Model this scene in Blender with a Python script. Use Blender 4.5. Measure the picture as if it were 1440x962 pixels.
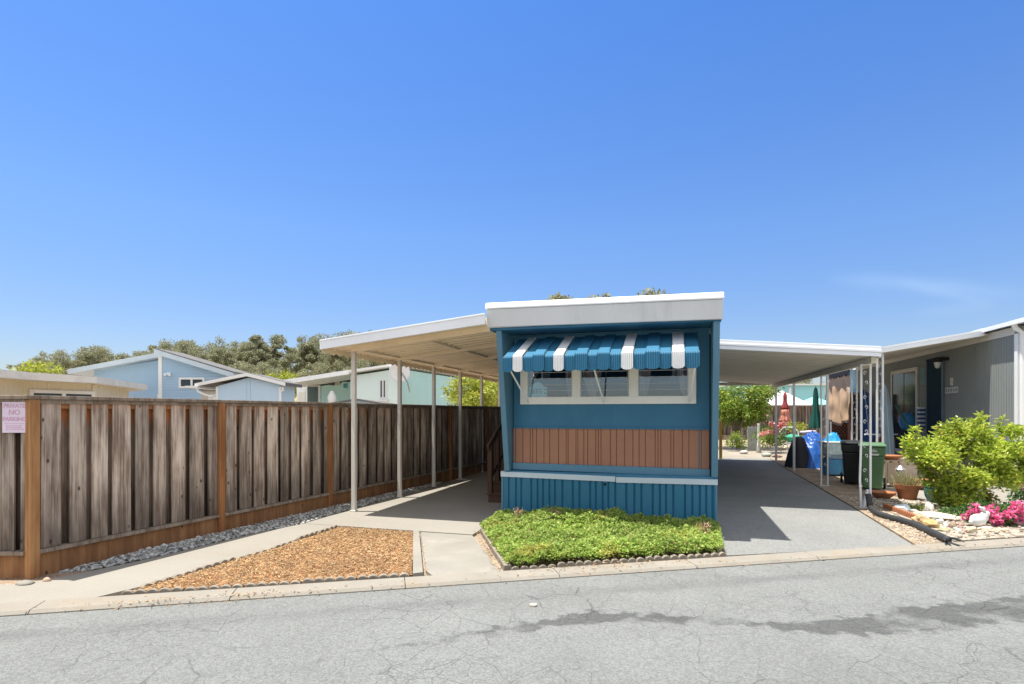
import bpy, bmesh, math, random
import numpy as np
from mathutils import Vector, Matrix, noise as mnoise

random.seed(7); rng = np.random.default_rng(7)
scene = bpy.context.scene
for o in list(bpy.data.objects): bpy.data.objects.remove(o)
COL = scene.collection
R = math.radians

# ---------------------------------------------------------------- camera
FPX, EYE, HOR = 780.0, 1.65, 580.0
TH = math.atan(230.0 / FPX); S, C = math.sin(TH), math.cos(TH)
cam_data = bpy.data.cameras.new("camera"); cam = bpy.data.objects.new("camera", cam_data); COL.objects.link(cam)
cam.location = (0, 0, EYE); cam.rotation_euler = (R(90), 0, TH)
cam_data.sensor_width = 36; cam_data.lens = 36 * FPX / 1440
cam_data.shift_y = 99.0 / 1440; cam_data.clip_start = .05; cam_data.clip_end = 3000
scene.camera = cam

# ---------------------------------------------------------------- sky, sun, exposure
SUN_DIR = Vector((.26, .065, -1)).normalized()
ELEV = math.asin(-SUN_DIR.z)
world = bpy.data.worlds.new("World"); scene.world = world; world.use_nodes = True
wn, wl = world.node_tree.nodes, world.node_tree.links
for n in list(wn): wn.remove(n)
w_out = wn.new('ShaderNodeOutputWorld'); w_bg = wn.new('ShaderNodeBackground'); sky = wn.new('ShaderNodeTexSky')
sky.sky_type = 'NISHITA'; sky.sun_disc = False; sky.sun_elevation = ELEV; sky.sun_rotation = R(-82)
sky.air_density = 1.0; sky.dust_density = .6; sky.ozone_density = 3.0; sky.altitude = 0
w_bg.inputs['Strength'].default_value = .118
def vmath(op, a, b):
    n = wn.new('ShaderNodeVectorMath'); n.operation = op
    for i, v in enumerate((a, b)):
        if isinstance(v, (tuple, list, Vector)): n.inputs[i].default_value = v
        else: wl.new(v, n.inputs[i])
    return n.outputs['Value' if op == 'DOT_PRODUCT' else 'Vector']
def wmath(op, a, b=0., c=0., clamp=False):
    n = wn.new('ShaderNodeMath'); n.operation = op; n.use_clamp = clamp
    for i, v in enumerate((a, b, c)):
        if isinstance(v, (int, float)): n.inputs[i].default_value = v
        else: wl.new(v, n.inputs[i])
    return n.outputs[0]
w_hsv = wn.new('ShaderNodeHueSaturation'); w_hsv.inputs['Saturation'].default_value = 1.1; w_hsv.inputs['Hue'].default_value = .514
wl.new(sky.outputs[0], w_hsv.inputs['Color'])
# thin cirrus streaks low in the sky to the right
wtc = wn.new('ShaderNodeTexCoord'); wdir = wtc.outputs['Generated']
def ray(px, py):
    xr, zr = (px - 720) / FPX, (HOR - py) / FPX
    return Vector((xr * C - S, xr * S + C, zr)).normalized()
cloud = None
for (pa, pb, wid, amp) in (((1175, 392), (1440, 412), .010, .10), ((1270, 402), (1400, 428), .007, .06), ((1290, 443), (1400, 428), .008, .05)):
    a, b = ray(*pa), ray(*pb); ctr = ((a + b) / 2).normalized(); t = (b - a).normalized(); nv = ctr.cross(t).normalized(); hl = (b - a).length / 2
    wnz = wn.new('ShaderNodeTexNoise'); wnz.inputs['Scale'].default_value = 9; wnz.inputs['Detail'].default_value = 4
    wl.new(wdir, wnz.inputs['Vector'])
    u = wmath('DIVIDE', vmath('DOT_PRODUCT', wdir, t), hl * 1.15)
    v = wmath('ADD', vmath('DOT_PRODUCT', wdir, nv), wmath('MULTIPLY', wmath('SUBTRACT', wnz.outputs[0], .5), .02))
    g = wmath('EXPONENT', wmath('MULTIPLY', wmath('MULTIPLY', wmath('DIVIDE', v, wid), wmath('DIVIDE', v, wid)), -1))
    e = wmath('SUBTRACT', 1., wmath('MULTIPLY', u, u), clamp=True)
    f = wmath('MULTIPLY', vmath('DOT_PRODUCT', wdir, ctr), 1, clamp=True)
    m = wmath('MULTIPLY', wmath('MULTIPLY', g, e), wmath('MULTIPLY', wmath('GREATER_THAN', f, .5), amp))
    cloud = m if cloud is None else wmath('ADD', cloud, m)
w_mix = wn.new('ShaderNodeMixRGB'); w_mix.inputs['Color2'].default_value = (7.5, 8.0, 8.6, 1)
wl.new(cloud, w_mix.inputs['Fac']); wl.new(w_hsv.outputs[0], w_mix.inputs['Color1'])
w_tint = wn.new('ShaderNodeMixRGB'); w_tint.blend_type = 'MULTIPLY'; w_tint.inputs[0].default_value = 1
w_sep = wn.new('ShaderNodeSeparateXYZ'); wl.new(wdir, w_sep.inputs[0])
w_ramp = wn.new('ShaderNodeValToRGB'); w_ramp.color_ramp.elements[0].color = (.58, .55, .60, 1); w_ramp.color_ramp.elements[0].position = .02
w_ramp.color_ramp.elements[1].color = (.46, .80, 1.0, 1); w_ramp.color_ramp.elements[1].position = .6
_e = w_ramp.color_ramp.elements.new(.3); _e.color = (.62, .80, .87, 1)
wl.new(w_sep.outputs[2], w_ramp.inputs[0]); wl.new(w_mix.outputs[0], w_tint.inputs[1]); wl.new(w_ramp.outputs[0], w_tint.inputs[2])
# bright veil added overhead and behind the camera, unseen, to lift and neutralise fill
w_fill_veil = wn.new('ShaderNodeMixRGB'); w_fill_veil.inputs[2].default_value = (7.2, 7.0, 6.6, 1)
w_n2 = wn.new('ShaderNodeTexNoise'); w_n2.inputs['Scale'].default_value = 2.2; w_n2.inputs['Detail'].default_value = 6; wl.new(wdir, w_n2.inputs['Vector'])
def wrange(src, lo, hi, a_, b_):
    n = wn.new('ShaderNodeMapRange'); n.interpolation_type = 'SMOOTHSTEP'
    for i, v in enumerate((lo, hi, a_, b_)): n.inputs[i + 1].default_value = v
    wl.new(src, n.inputs[0]); return n.outputs[0]
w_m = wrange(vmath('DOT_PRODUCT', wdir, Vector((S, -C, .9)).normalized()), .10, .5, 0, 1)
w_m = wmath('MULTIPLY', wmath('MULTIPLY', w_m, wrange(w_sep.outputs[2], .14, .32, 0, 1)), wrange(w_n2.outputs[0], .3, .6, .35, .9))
wl.new(w_m, w_fill_veil.inputs[0]); wl.new(w_tint.outputs[0], w_fill_veil.inputs[1]); wl.new(w_fill_veil.outputs[0], w_bg.inputs['Color'])

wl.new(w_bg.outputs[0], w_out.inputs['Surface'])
sd = bpy.data.lights.new("sun", 'SUN'); sd.energy = 4.6; sd.angle = R(.53); sd.color = (1, .955, .87)
sun = bpy.data.objects.new("sun", sd); COL.objects.link(sun)
sun.rotation_euler = SUN_DIR.to_track_quat('-Z', 'Y').to_euler(); sun.location = (-8, -2, 30)
scene.view_settings.view_transform = 'Standard'; scene.view_settings.look = 'None'
scene.view_settings.exposure = .86; scene.view_settings.gamma = 1; scene.view_settings.use_curve_mapping = False

# ---------------------------------------------------------------- helpers
def spot(px, py, d):
    """world point at sight-line (px, py) of a 1440 px survey photo, d metres deep"""
    xr = (px - 720) / FPX
    return Vector((d * (xr * C - S), d * (xr * S + C), EYE + (HOR - py) / FPX * d))
def gnd(px, py, z=0.):
    return spot(px, py, (EYE - z) * FPX / (py - HOR))
def tag(o, label=None, cat=None, group=None, kind=None):
    if label: o['label'] = label
    if cat: o['category'] = cat
    if group: o['group'] = group
    if kind: o['kind'] = kind
    return o
def thing(name, label, cat, loc=(0, 0, 0), rz=0., group=None):
    o = bpy.data.objects.new(name, None); COL.objects.link(o); o.empty_display_size = .1
    o.location = loc; o.rotation_euler = (0, 0, rz)
    return tag(o, label, cat, group)
def root_matrix(p):
    while p.parent: p = p.parent
    return Matrix.Translation(p.location) @ Matrix.Rotation(p.rotation_euler.z, 4, 'Z')
def mesh_obj(name, me, mats, parent=None):
    o = bpy.data.objects.new(name, me); COL.objects.link(o)
    for m in (mats if isinstance(mats, (list, tuple)) else [mats]): me.materials.append(m)
    if parent: o.parent = parent
    return o
def copy_tree(o, parent=None):
    c = o.copy(); COL.objects.link(c); c.parent = parent
    for ch in o.children: copy_tree(ch, c)
    return c

class MB:
    """collects shapes, then links them as one mesh object"""
    def __init__(s): s.v = []; s.f = []; s.mi = []
    def add(s, vs, fs, mi=0):
        n = len(s.v); s.v += [tuple(v) for v in vs]
        for f in fs: s.f.append([i + n for i in f]); s.mi.append(mi)
        return s
    def box(s, x0, x1, y0, y1, z0, z1, mi=0):
        return s.hexa([(x0, y0, z0), (x1, y0, z0), (x1, y1, z0), (x0, y1, z0), (x0, y0, z1), (x1, y0, z1), (x1, y1, z1), (x0, y1, z1)], mi)
    def hexa(s, p, mi=0):
        return s.add(p, [(0, 3, 2, 1), (4, 5, 6, 7), (0, 1, 5, 4), (1, 2, 6, 5), (2, 3, 7, 6), (3, 0, 4, 7)], mi)
    def prism(s, poly, vec, mi=0):
        """polygon of 3-D points swept along vec"""
        n = len(poly); vec = Vector(vec); a = [Vector(p) for p in poly]; b = [p + vec for p in a]
        fs = [tuple(range(n))[::-1], tuple(range(n, 2 * n))] + [(i, (i + 1) % n, n + (i + 1) % n, n + i) for i in range(n)]
        return s.add(a + b, fs, mi)
    def bar(s, a, b, w, h=None, up=(0, 0, 1), mi=0):
        a, b = Vector(a), Vector(b); h = h or w; t = (b - a).normalized(); up = Vector(up)
        if abs(t.dot(up)) > .98: up = Vector((0, 1, 0))
        x = t.cross(up).normalized() * w / 2; y = x.cross(t).normalized() * h / 2
        return s.hexa([a - x - y, a + x - y, b + x - y, b - x - y, a - x + y, a + x + y, b + x + y, b - x + y], mi)
    def tube(s, pts, r, n=8, cap=True, mi=0):
        pts = [Vector(p) for p in pts]; k = len(pts); rs = r if isinstance(r, (list, tuple)) else [r] * k
        vs = []; prev = None
        for i, p in enumerate(pts):
            t = (pts[min(i + 1, k - 1)] - pts[max(i - 1, 0)]).normalized()
            if prev is None:
                prev = t.orthogonal().normalized()
            x = (prev - t * prev.dot(t)).normalized(); prev = x; y = t.cross(x)
            for j in range(n):
                a = 2 * math.pi * j / n; vs.append(p + (x * math.cos(a) + y * math.sin(a)) * rs[i])
        fs = [(i * n + j, i * n + (j + 1) % n, (i + 1) * n + (j + 1) % n, (i + 1) * n + j) for i in range(k - 1) for j in range(n)]
        if cap: fs += [tuple(range(n))[::-1], tuple((k - 1) * n + j for j in range(n))]
        return s.add(vs, fs, mi)
    def lathe(s, prof, ctr=(0, 0, 0), n=20, sx=1., sy=1., mi=0):
        cx, cy, cz = ctr; vs = []; k = len(prof)
        for (r, z) in prof:
            for j in range(n):
                a = 2 * math.pi * j / n; vs.append((cx + r * math.cos(a) * sx, cy + r * math.sin(a) * sy, cz + z))
        fs = [(i * n + j, i * n + (j + 1) % n, (i + 1) * n + (j + 1) % n, (i + 1) * n + j) for i in range(k - 1) for j in range(n)]
        fs += [tuple(range(n))[::-1], tuple((k - 1) * n + j for j in range(n))]
        return s.add(vs, fs, mi)
    def rock(s, ctr, size, seed=0, sub=2, rough=.35, mi=0):
        bm = bmesh.new(); bmesh.ops.create_icosphere(bm, subdivisions=sub, radius=1)
        off = Vector((seed * 3.7, seed * 1.3, seed * 2.1))
        vs = []
        for v in bm.verts:
            k = 1 + rough * mnoise.noise(v.co * 1.1 + off) + rough * .4 * mnoise.noise(v.co * 2.6 + off)
            p = v.co * k; vs.append((ctr[0] + p.x * size[0], ctr[1] + p.y * size[1], ctr[2] + p.z * size[2]))
        fs = [[v.index for v in f.verts] for f in bm.faces]; bm.free()
        return s.add(vs, fs, mi)
    def build(s, name, mats, parent=None, local=False, smooth=False, bevel=0., auto=None):
        me = bpy.data.meshes.new(name)
        vs = s.v
        if parent is not None and not local:
            inv = root_matrix(parent).inverted(); vs = [inv @ Vector(v) for v in vs]
        me.from_pydata([tuple(v) for v in vs], [], s.f); me.polygons.foreach_set('material_index', s.mi)
        me.validate()
        bm = bmesh.new(); bm.from_mesh(me); bmesh.ops.recalc_face_normals(bm, faces=bm.faces)
        if smooth:
            for f in bm.faces: f.smooth = True
            if auto:
                for e in bm.edges:
                    if len(e.link_faces) == 2 and e.calc_face_angle(0) > R(auto): e.smooth = False
        bm.to_mesh(me); bm.free()
        o = mesh_obj(name, me, mats, parent)
        if bevel:
            b = o.modifiers.new('bevel', 'BEVEL'); b.width = bevel; b.segments = 2; b.limit_method = 'ANGLE'; b.angle_limit = R(40)
        return o
def np_mesh(name, V, F):
    """V (n,3) F (m,k) numpy -> mesh"""
    me = bpy.data.meshes.new(name); k = F.shape[1]
    me.vertices.add(len(V)); me.vertices.foreach_set('co', V.astype(np.float32).ravel())
    me.loops.add(F.size); me.loops.foreach_set('vertex_index', F.astype(np.int32).ravel())
    me.polygons.add(len(F)); me.polygons.foreach_set('loop_start', np.arange(0, F.size, k, dtype=np.int32))
    me.polygons.foreach_set('loop_total', np.full(len(F), k, np.int32))
    me.update(calc_edges=True); return me
def leaf_verts(P, L, W, up=None, spread=1., droop=0., flat=1.):
    """one 4-point leaf per row of P; L/W lengths; up = preferred axis per leaf"""
    n = len(P); d = rng.normal(size=(n, 3))
    if up is not None: d = d * spread + up
    d[:, 2] -= droop; d[:, 2] *= flat; d /= np.linalg.norm(d, axis=1)[:, None] + 1e-9
    r = rng.normal(size=(n, 3)); r[:, 2] /= max(flat, .15) ; x = np.cross(d, r); x /= np.linalg.norm(x, axis=1)[:, None] + 1e-9
    nn = np.cross(d, x)
    L = np.broadcast_to(L, (n,))[:, None]; W = np.broadcast_to(W, (n,))[:, None]
    V = np.stack([P, P + d * L * .5 + x * W * .5 + nn * L * .06, P + d * L, P + d * L * .5 - x * W * .5 + nn * L * .06], 1).reshape(-1, 3)
    F = np.arange(4 * n).reshape(n, 4)
    return V, F
def clump_points(ctrs, rads, n, shell=.55, squash=.8):
    """points spread over many small clumps (denser towards each clump's skin)"""
    ctrs = np.asarray(ctrs); rads = np.asarray(rads); w = rads ** 2; w = w / w.sum()
    i = rng.choice(len(ctrs), n, p=w); d = rng.normal(size=(n, 3)); d /= np.linalg.norm(d, axis=1)[:, None]
    rr = rads[i] * (shell + (1 - shell) * rng.random(n)) ; rr *= 1 + .35 * rng.random(n) ** 4; d2 = d * [1, 1, squash]
    return ctrs[i] + d2 * rr[:, None], d

# ---------------------------------------------------------------- materials
MATS = {}
def M(name, col, rough=.6, var=.12, scale=2.5, bump=0., bscale=40., spec=.35, metal=0., island=0., streak=1., fine=0., fscale=120., stain=None, stain_s=.6, stain_lo=.5, trans=0.):
    if name in MATS: return MATS[name]
    m = bpy.data.materials.new(name); m.use_nodes = True; MATS[name] = m
    nt = m.node_tree; N, Lk = nt.nodes, nt.links; b = N['Principled BSDF']
    b.inputs['Roughness'].default_value = rough; b.inputs['Metallic'].default_value = metal
    b.inputs['Specular IOR Level'].default_value = spec
    tc = N.new('ShaderNodeTexCoord'); mp = N.new('ShaderNodeMapping'); mp.inputs['Scale'].default_value = (1, 1, streak)
    Lk.new(tc.outputs['Object'], mp.inputs['Vector'])
    def noise(sc, det=4, r=.6):
        n = N.new('ShaderNodeTexNoise'); n.inputs['Scale'].default_value = sc; n.inputs['Detail'].default_value = det; n.inputs['Roughness'].default_value = r
        Lk.new(mp.outputs[0], n.inputs['Vector']); return n.outputs['Fac']
    def rng_(src, a, c, lo=.3, hi=.7):
        n = N.new('ShaderNodeMapRange'); n.inputs['From Min'].default_value = lo; n.inputs['From Max'].default_value = hi
        n.inputs['To Min'].default_value = a; n.inputs['To Max'].default_value = c; Lk.new(src, n.inputs['Value']); return n.outputs[0]
    def mul(a, c):
        n = N.new('ShaderNodeMath'); n.operation = 'MULTIPLY'; Lk.new(a, n.inputs[0]); Lk.new(c, n.inputs[1]); return n.outputs[0]
    val = rng_(noise(scale), 1 - var, 1 + var)
    if fine: val = mul(val, rng_(noise(fscale, 2), 1 - fine, 1 + fine))
    if island:
        g = N.new('ShaderNodeNewGeometry'); val = mul(val, rng_(g.outputs['Random Per Island'], 1 - island, 1 + island, 0, 1))
    h = N.new('ShaderNodeHueSaturation'); Lk.new(val, h.inputs['Value'])
    if stain:
        mx = N.new('ShaderNodeMixRGB'); mx.inputs['Color1'].default_value = (*col, 1); mx.inputs['Color2'].default_value = (*stain, 1)
        Lk.new(rng_(noise(stain_s, 6, .7), 0, .85, stain_lo, stain_lo + .2), mx.inputs['Fac']); Lk.new(mx.outputs[0], h.inputs['Color'])
    else: h.inputs['Color'].default_value = (*col, 1)
    Lk.new(h.outputs[0], b.inputs['Base Color'])
    if bump:
        bn = N.new('ShaderNodeBump'); bn.inputs['Strength'].default_value = bump; bn.inputs['Distance'].default_value = .02
        Lk.new(noise(bscale, 3), bn.inputs['Height']); Lk.new(bn.outputs[0], b.inputs['Normal'])
    if trans: b.inputs['Transmission Weight'].default_value = trans
    return m
def leafmat(name, c1, c2, transl=.3, dead=None, dead_p=.05, rough=.5, patch=None):
    if name in MATS: return MATS[name]
    m = bpy.data.materials.new(name); m.use_nodes = True; MATS[name] = m
    N, Lk = m.node_tree.nodes, m.node_tree.links; b = N['Principled BSDF']; out = N['Material Output']
    g = N.new('ShaderNodeNewGeometry'); r = N.new('ShaderNodeValToRGB'); e = r.color_ramp.elements
    e[0].color = (*c1, 1); e[1].color = (*c2, 1); e[1].position = 1 - dead_p if dead else 1
    if dead: n = e.new(1 - dead_p + .005); n.color = (*dead, 1)
    tc = N.new('ShaderNodeTexCoord'); nz = N.new('ShaderNodeTexNoise'); nz.inputs['Scale'].default_value = 1.1; nz.inputs['Detail'].default_value = 3
    Lk.new(tc.outputs['Object'], nz.inputs['Vector'])
    Lk.new(g.outputs['Random Per Island'], r.inputs[0])
    mr = N.new('ShaderNodeMapRange'); mr.inputs[1].default_value = .3; mr.inputs[2].default_value = .7; mr.inputs[3].default_value = .75; mr.inputs[4].default_value = 1.2
    Lk.new(nz.outputs[0], mr.inputs[0]); h = N.new('ShaderNodeHueSaturation'); Lk.new(mr.outputs[0], h.inputs['Value']); colr = r.outputs[0]
    if patch:
        n2 = N.new('ShaderNodeTexNoise'); n2.inputs['Scale'].default_value = patch[1]; n2.inputs['Detail'].default_value = 5; Lk.new(tc.outputs['Object'], n2.inputs['Vector'])
        m2 = N.new('ShaderNodeMapRange'); m2.inputs[1].default_value = patch[2]; m2.inputs[2].default_value = patch[2] + .16; m2.inputs[4].default_value = .75; Lk.new(n2.outputs[0], m2.inputs[0])
        mxp = N.new('ShaderNodeMixRGB'); Lk.new(m2.outputs[0], mxp.inputs[0]); Lk.new(colr, mxp.inputs[1]); mxp.inputs[2].default_value = (*patch[0], 1); colr = mxp.outputs[0]
    Lk.new(colr, h.inputs['Color'])
    b.inputs['Roughness'].default_value = rough; b.inputs['Specular IOR Level'].default_value = .35
    Lk.new(h.outputs[0], b.inputs['Base Color'])
    t = N.new('ShaderNodeBsdfTranslucent'); Lk.new(h.outputs[0], t.inputs['Color'])
    mx = N.new('ShaderNodeMixShader'); mx.inputs[0].default_value = transl
    Lk.new(b.outputs[0], mx.inputs[1]); Lk.new(t.outputs[0], mx.inputs[2]); Lk.new(mx.outputs[0], out.inputs['Surface'])
    return m
def glassmat(name, tint=(.8, .85, .88), refl=.16):
    if name in MATS: return MATS[name]
    m = bpy.data.materials.new(name); m.use_nodes = True; MATS[name] = m
    N, Lk = m.node_tree.nodes, m.node_tree.links; out = N['Material Output']; N.remove(N['Principled BSDF'])
    t = N.new('ShaderNodeBsdfTransparent'); t.inputs[0].default_value = (*tint, 1)
    g = N.new('ShaderNodeBsdfGlossy'); g.inputs['Roughness'].default_value = .02; g.inputs['Color'].default_value = (.9, .95, 1, 1)
    lw = N.new('ShaderNodeFresnel'); lw.inputs['IOR'].default_value = 1.5
    a = N.new('ShaderNodeMath'); a.operation = 'ADD'; a.use_clamp = True; a.inputs[1].default_value = refl; Lk.new(lw.outputs[0], a.inputs[0])
    mx = N.new('ShaderNodeMixShader'); Lk.new(a.outputs[0], mx.inputs[0]); Lk.new(t.outputs[0], mx.inputs[1]); Lk.new(g.outputs[0], mx.inputs[2])
    Lk.new(mx.outputs[0], out.inputs['Surface']); return m
def woodmat(name, light, dark, grain=26., island=.36, knots=True, tip=None, rust=None, gsharp=.32):
    """weathered boards: vertical grain, per-board tone, knots"""
    if name in MATS: return MATS[name]
    m = bpy.data.materials.new(name); m.use_nodes = True; MATS[name] = m
    N, Lk = m.node_tree.nodes, m.node_tree.links; b = N['Principled BSDF']; b.inputs['Roughness'].default_value = .85; b.inputs['Specular IOR Level'].default_value = .15
    tc = N.new('ShaderNodeTexCoord'); g = N.new('ShaderNodeNewGeometry')
    off = N.new('ShaderNodeVectorMath'); off.operation = 'MULTIPLY_ADD'; Lk.new(tc.outputs['Object'], off.inputs[0]); off.inputs[1].default_value = (1, 1, 1)
    cb = N.new('ShaderNodeCombineXYZ'); ml = N.new('ShaderNodeMath'); ml.operation = 'MULTIPLY'; ml.inputs[1].default_value = 37.; Lk.new(g.outputs['Random Per Island'], ml.inputs[0])
    for i in range(3): Lk.new(ml.outputs[0], cb.inputs[i])
    Lk.new(cb.outputs[0], off.inputs[2])
    def nz(sc, vs, det=5, r=.65):
        mp = N.new('ShaderNodeMapping'); mp.inputs['Scale'].default_value = vs; Lk.new(off.outputs[0], mp.inputs[0])
        n = N.new('ShaderNodeTexNoise'); n.inputs['Scale'].default_value = sc; n.inputs['Detail'].default_value = det; n.inputs['Roughness'].default_value = r; Lk.new(mp.outputs[0], n.inputs[0]); return n.outputs['Fac']
    def mr(src, lo, hi, a, c):
        n = N.new('ShaderNodeMapRange'); 
        for i, v in enumerate((lo, hi, a, c)): n.inputs[i + 1].default_value = v
        Lk.new(src, n.inputs[0]); return n.outputs[0]
    g1 = nz(grain, (1, 1, .035)); g2 = nz(grain * 3.4, (1, 1, .02), 3); ga = N.new('ShaderNodeMath'); ga.operation = 'MULTIPLY_ADD'; Lk.new(g2, ga.inputs[0]); ga.inputs[1].default_value = .6; gb = N.new('ShaderNodeMath'); gb.operation = 'MULTIPLY_ADD'; Lk.new(g1, gb.inputs[0]); gb.inputs[1].default_value = .75; gb.inputs[2].default_value = -.175; Lk.new(gb.outputs[0], ga.inputs[2]); gr = ga.outputs[0]; wide = nz(4.5, (1.6, 1.6, .28), 3)
    ad = N.new('ShaderNodeMath'); ad.operation = 'ADD'; Lk.new(mr(gr, .36, .64, -.42, .42), ad.inputs[0]); Lk.new(mr(wide, .34, .66, .0, 1.), ad.inputs[1])
    cr = N.new('ShaderNodeMixRGB'); cr.inputs[1].default_value = (*dark, 1); cr.inputs[2].default_value = (*light, 1); Lk.new(ad.outputs[0], cr.inputs[0]); cr.use_clamp = False
    ad.use_clamp = True
    colr = cr.outputs[0]
    if tip:      # run-off stain that starts at the ground and fades upward in streaks
        sx = N.new('ShaderNodeSeparateXYZ'); Lk.new(tc.outputs['Object'], sx.inputs[0])
        z = N.new('ShaderNodeMath'); z.operation = 'MULTIPLY_ADD'; Lk.new(nz(7, (1, 1, .15)), z.inputs[0]); z.inputs[1].default_value = -1.1; Lk.new(sx.outputs[2], z.inputs[2])
        mt = N.new('ShaderNodeMixRGB'); Lk.new(mr(z.outputs[0], -.12, .45, .6, 0), mt.inputs[0]); Lk.new(colr, mt.inputs[1]); mt.inputs[2].default_value = (*tip, 1); colr = mt.outputs[0]
    if rust:     # wood kept fresh and orange just under the cap board
        sz = N.new('ShaderNodeSeparateXYZ'); Lk.new(tc.outputs['Object'], sz.inputs[0])
        zz = N.new('ShaderNodeMath'); zz.operation = 'MULTIPLY_ADD'; Lk.new(nz(9, (1, 1, .2)), zz.inputs[0]); zz.inputs[1].default_value = .28; Lk.new(sz.outputs[2], zz.inputs[2])
        mu = N.new('ShaderNodeMixRGB'); Lk.new(mr(zz.outputs[0], rust[0], rust[0] + .16, 0, rust[1]), mu.inputs[0]); Lk.new(colr, mu.inputs[1]); mu.inputs[2].default_value = (.42, .15, .05, 1); colr = mu.outputs[0]
    if knots:
        mp = N.new('ShaderNodeMapping'); mp.inputs['Scale'].default_value = (1, 1, .55); Lk.new(off.outputs[0], mp.inputs[0])
        vo = N.new('ShaderNodeTexVoronoi'); vo.inputs['Scale'].default_value = 7.0; Lk.new(mp.outputs[0], vo.inputs['Vector'])
        mk = N.new('ShaderNodeMixRGB'); Lk.new(mr(vo.outputs['Distance'], .06, .12, .9, 0), mk.inputs[0]); Lk.new(colr, mk.inputs[1]); mk.inputs[2].default_value = (dark[0] * .3, dark[1] * .3, dark[2] * .3, 1); colr = mk.outputs[0]
    h = N.new('ShaderNodeHueSaturation'); Lk.new(mr(g.outputs['Random Per Island'], 0, 1, 1 - island, 1 + island), h.inputs['Value']); Lk.new(colr, h.inputs['Color'])
    Lk.new(h.outputs[0], b.inputs['Base Color'])
    bp = N.new('ShaderNodeBump'); bp.inputs['Strength'].default_value = .35; bp.inputs['Distance'].default_value = .01; Lk.new(gr, bp.inputs['Height']); Lk.new(bp.outputs[0], b.inputs['Normal'])
    return m
# ---------------------------------------------------------------- ground, road, paths (the setting)
RA = R(29.1); RU = Vector((math.cos(RA), math.sin(RA), 0)); RN = Vector((math.sin(RA), -math.cos(RA), 0)); RP = Vector((-1.64, 5.2, 0))
def road_pt(u, v, z=0.): p = RP + RU * u + RN * v; return Vector((p.x, p.y, z))
def structure(o): o['kind'] = 'structure'; return o

m_dirt = M('dry_soil', (.30, .245, .185), .95, .25, 1.5, .5, 30, .1, fine=.3, fscale=60)
g = MB(); K = 700
g.add([(-K, -K, -.03), (K, -K, -.03), (K, K, -.03), (-K, K, -.03)], [(0, 1, 2, 3)])
structure(g.build('ground', m_dirt))

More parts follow.
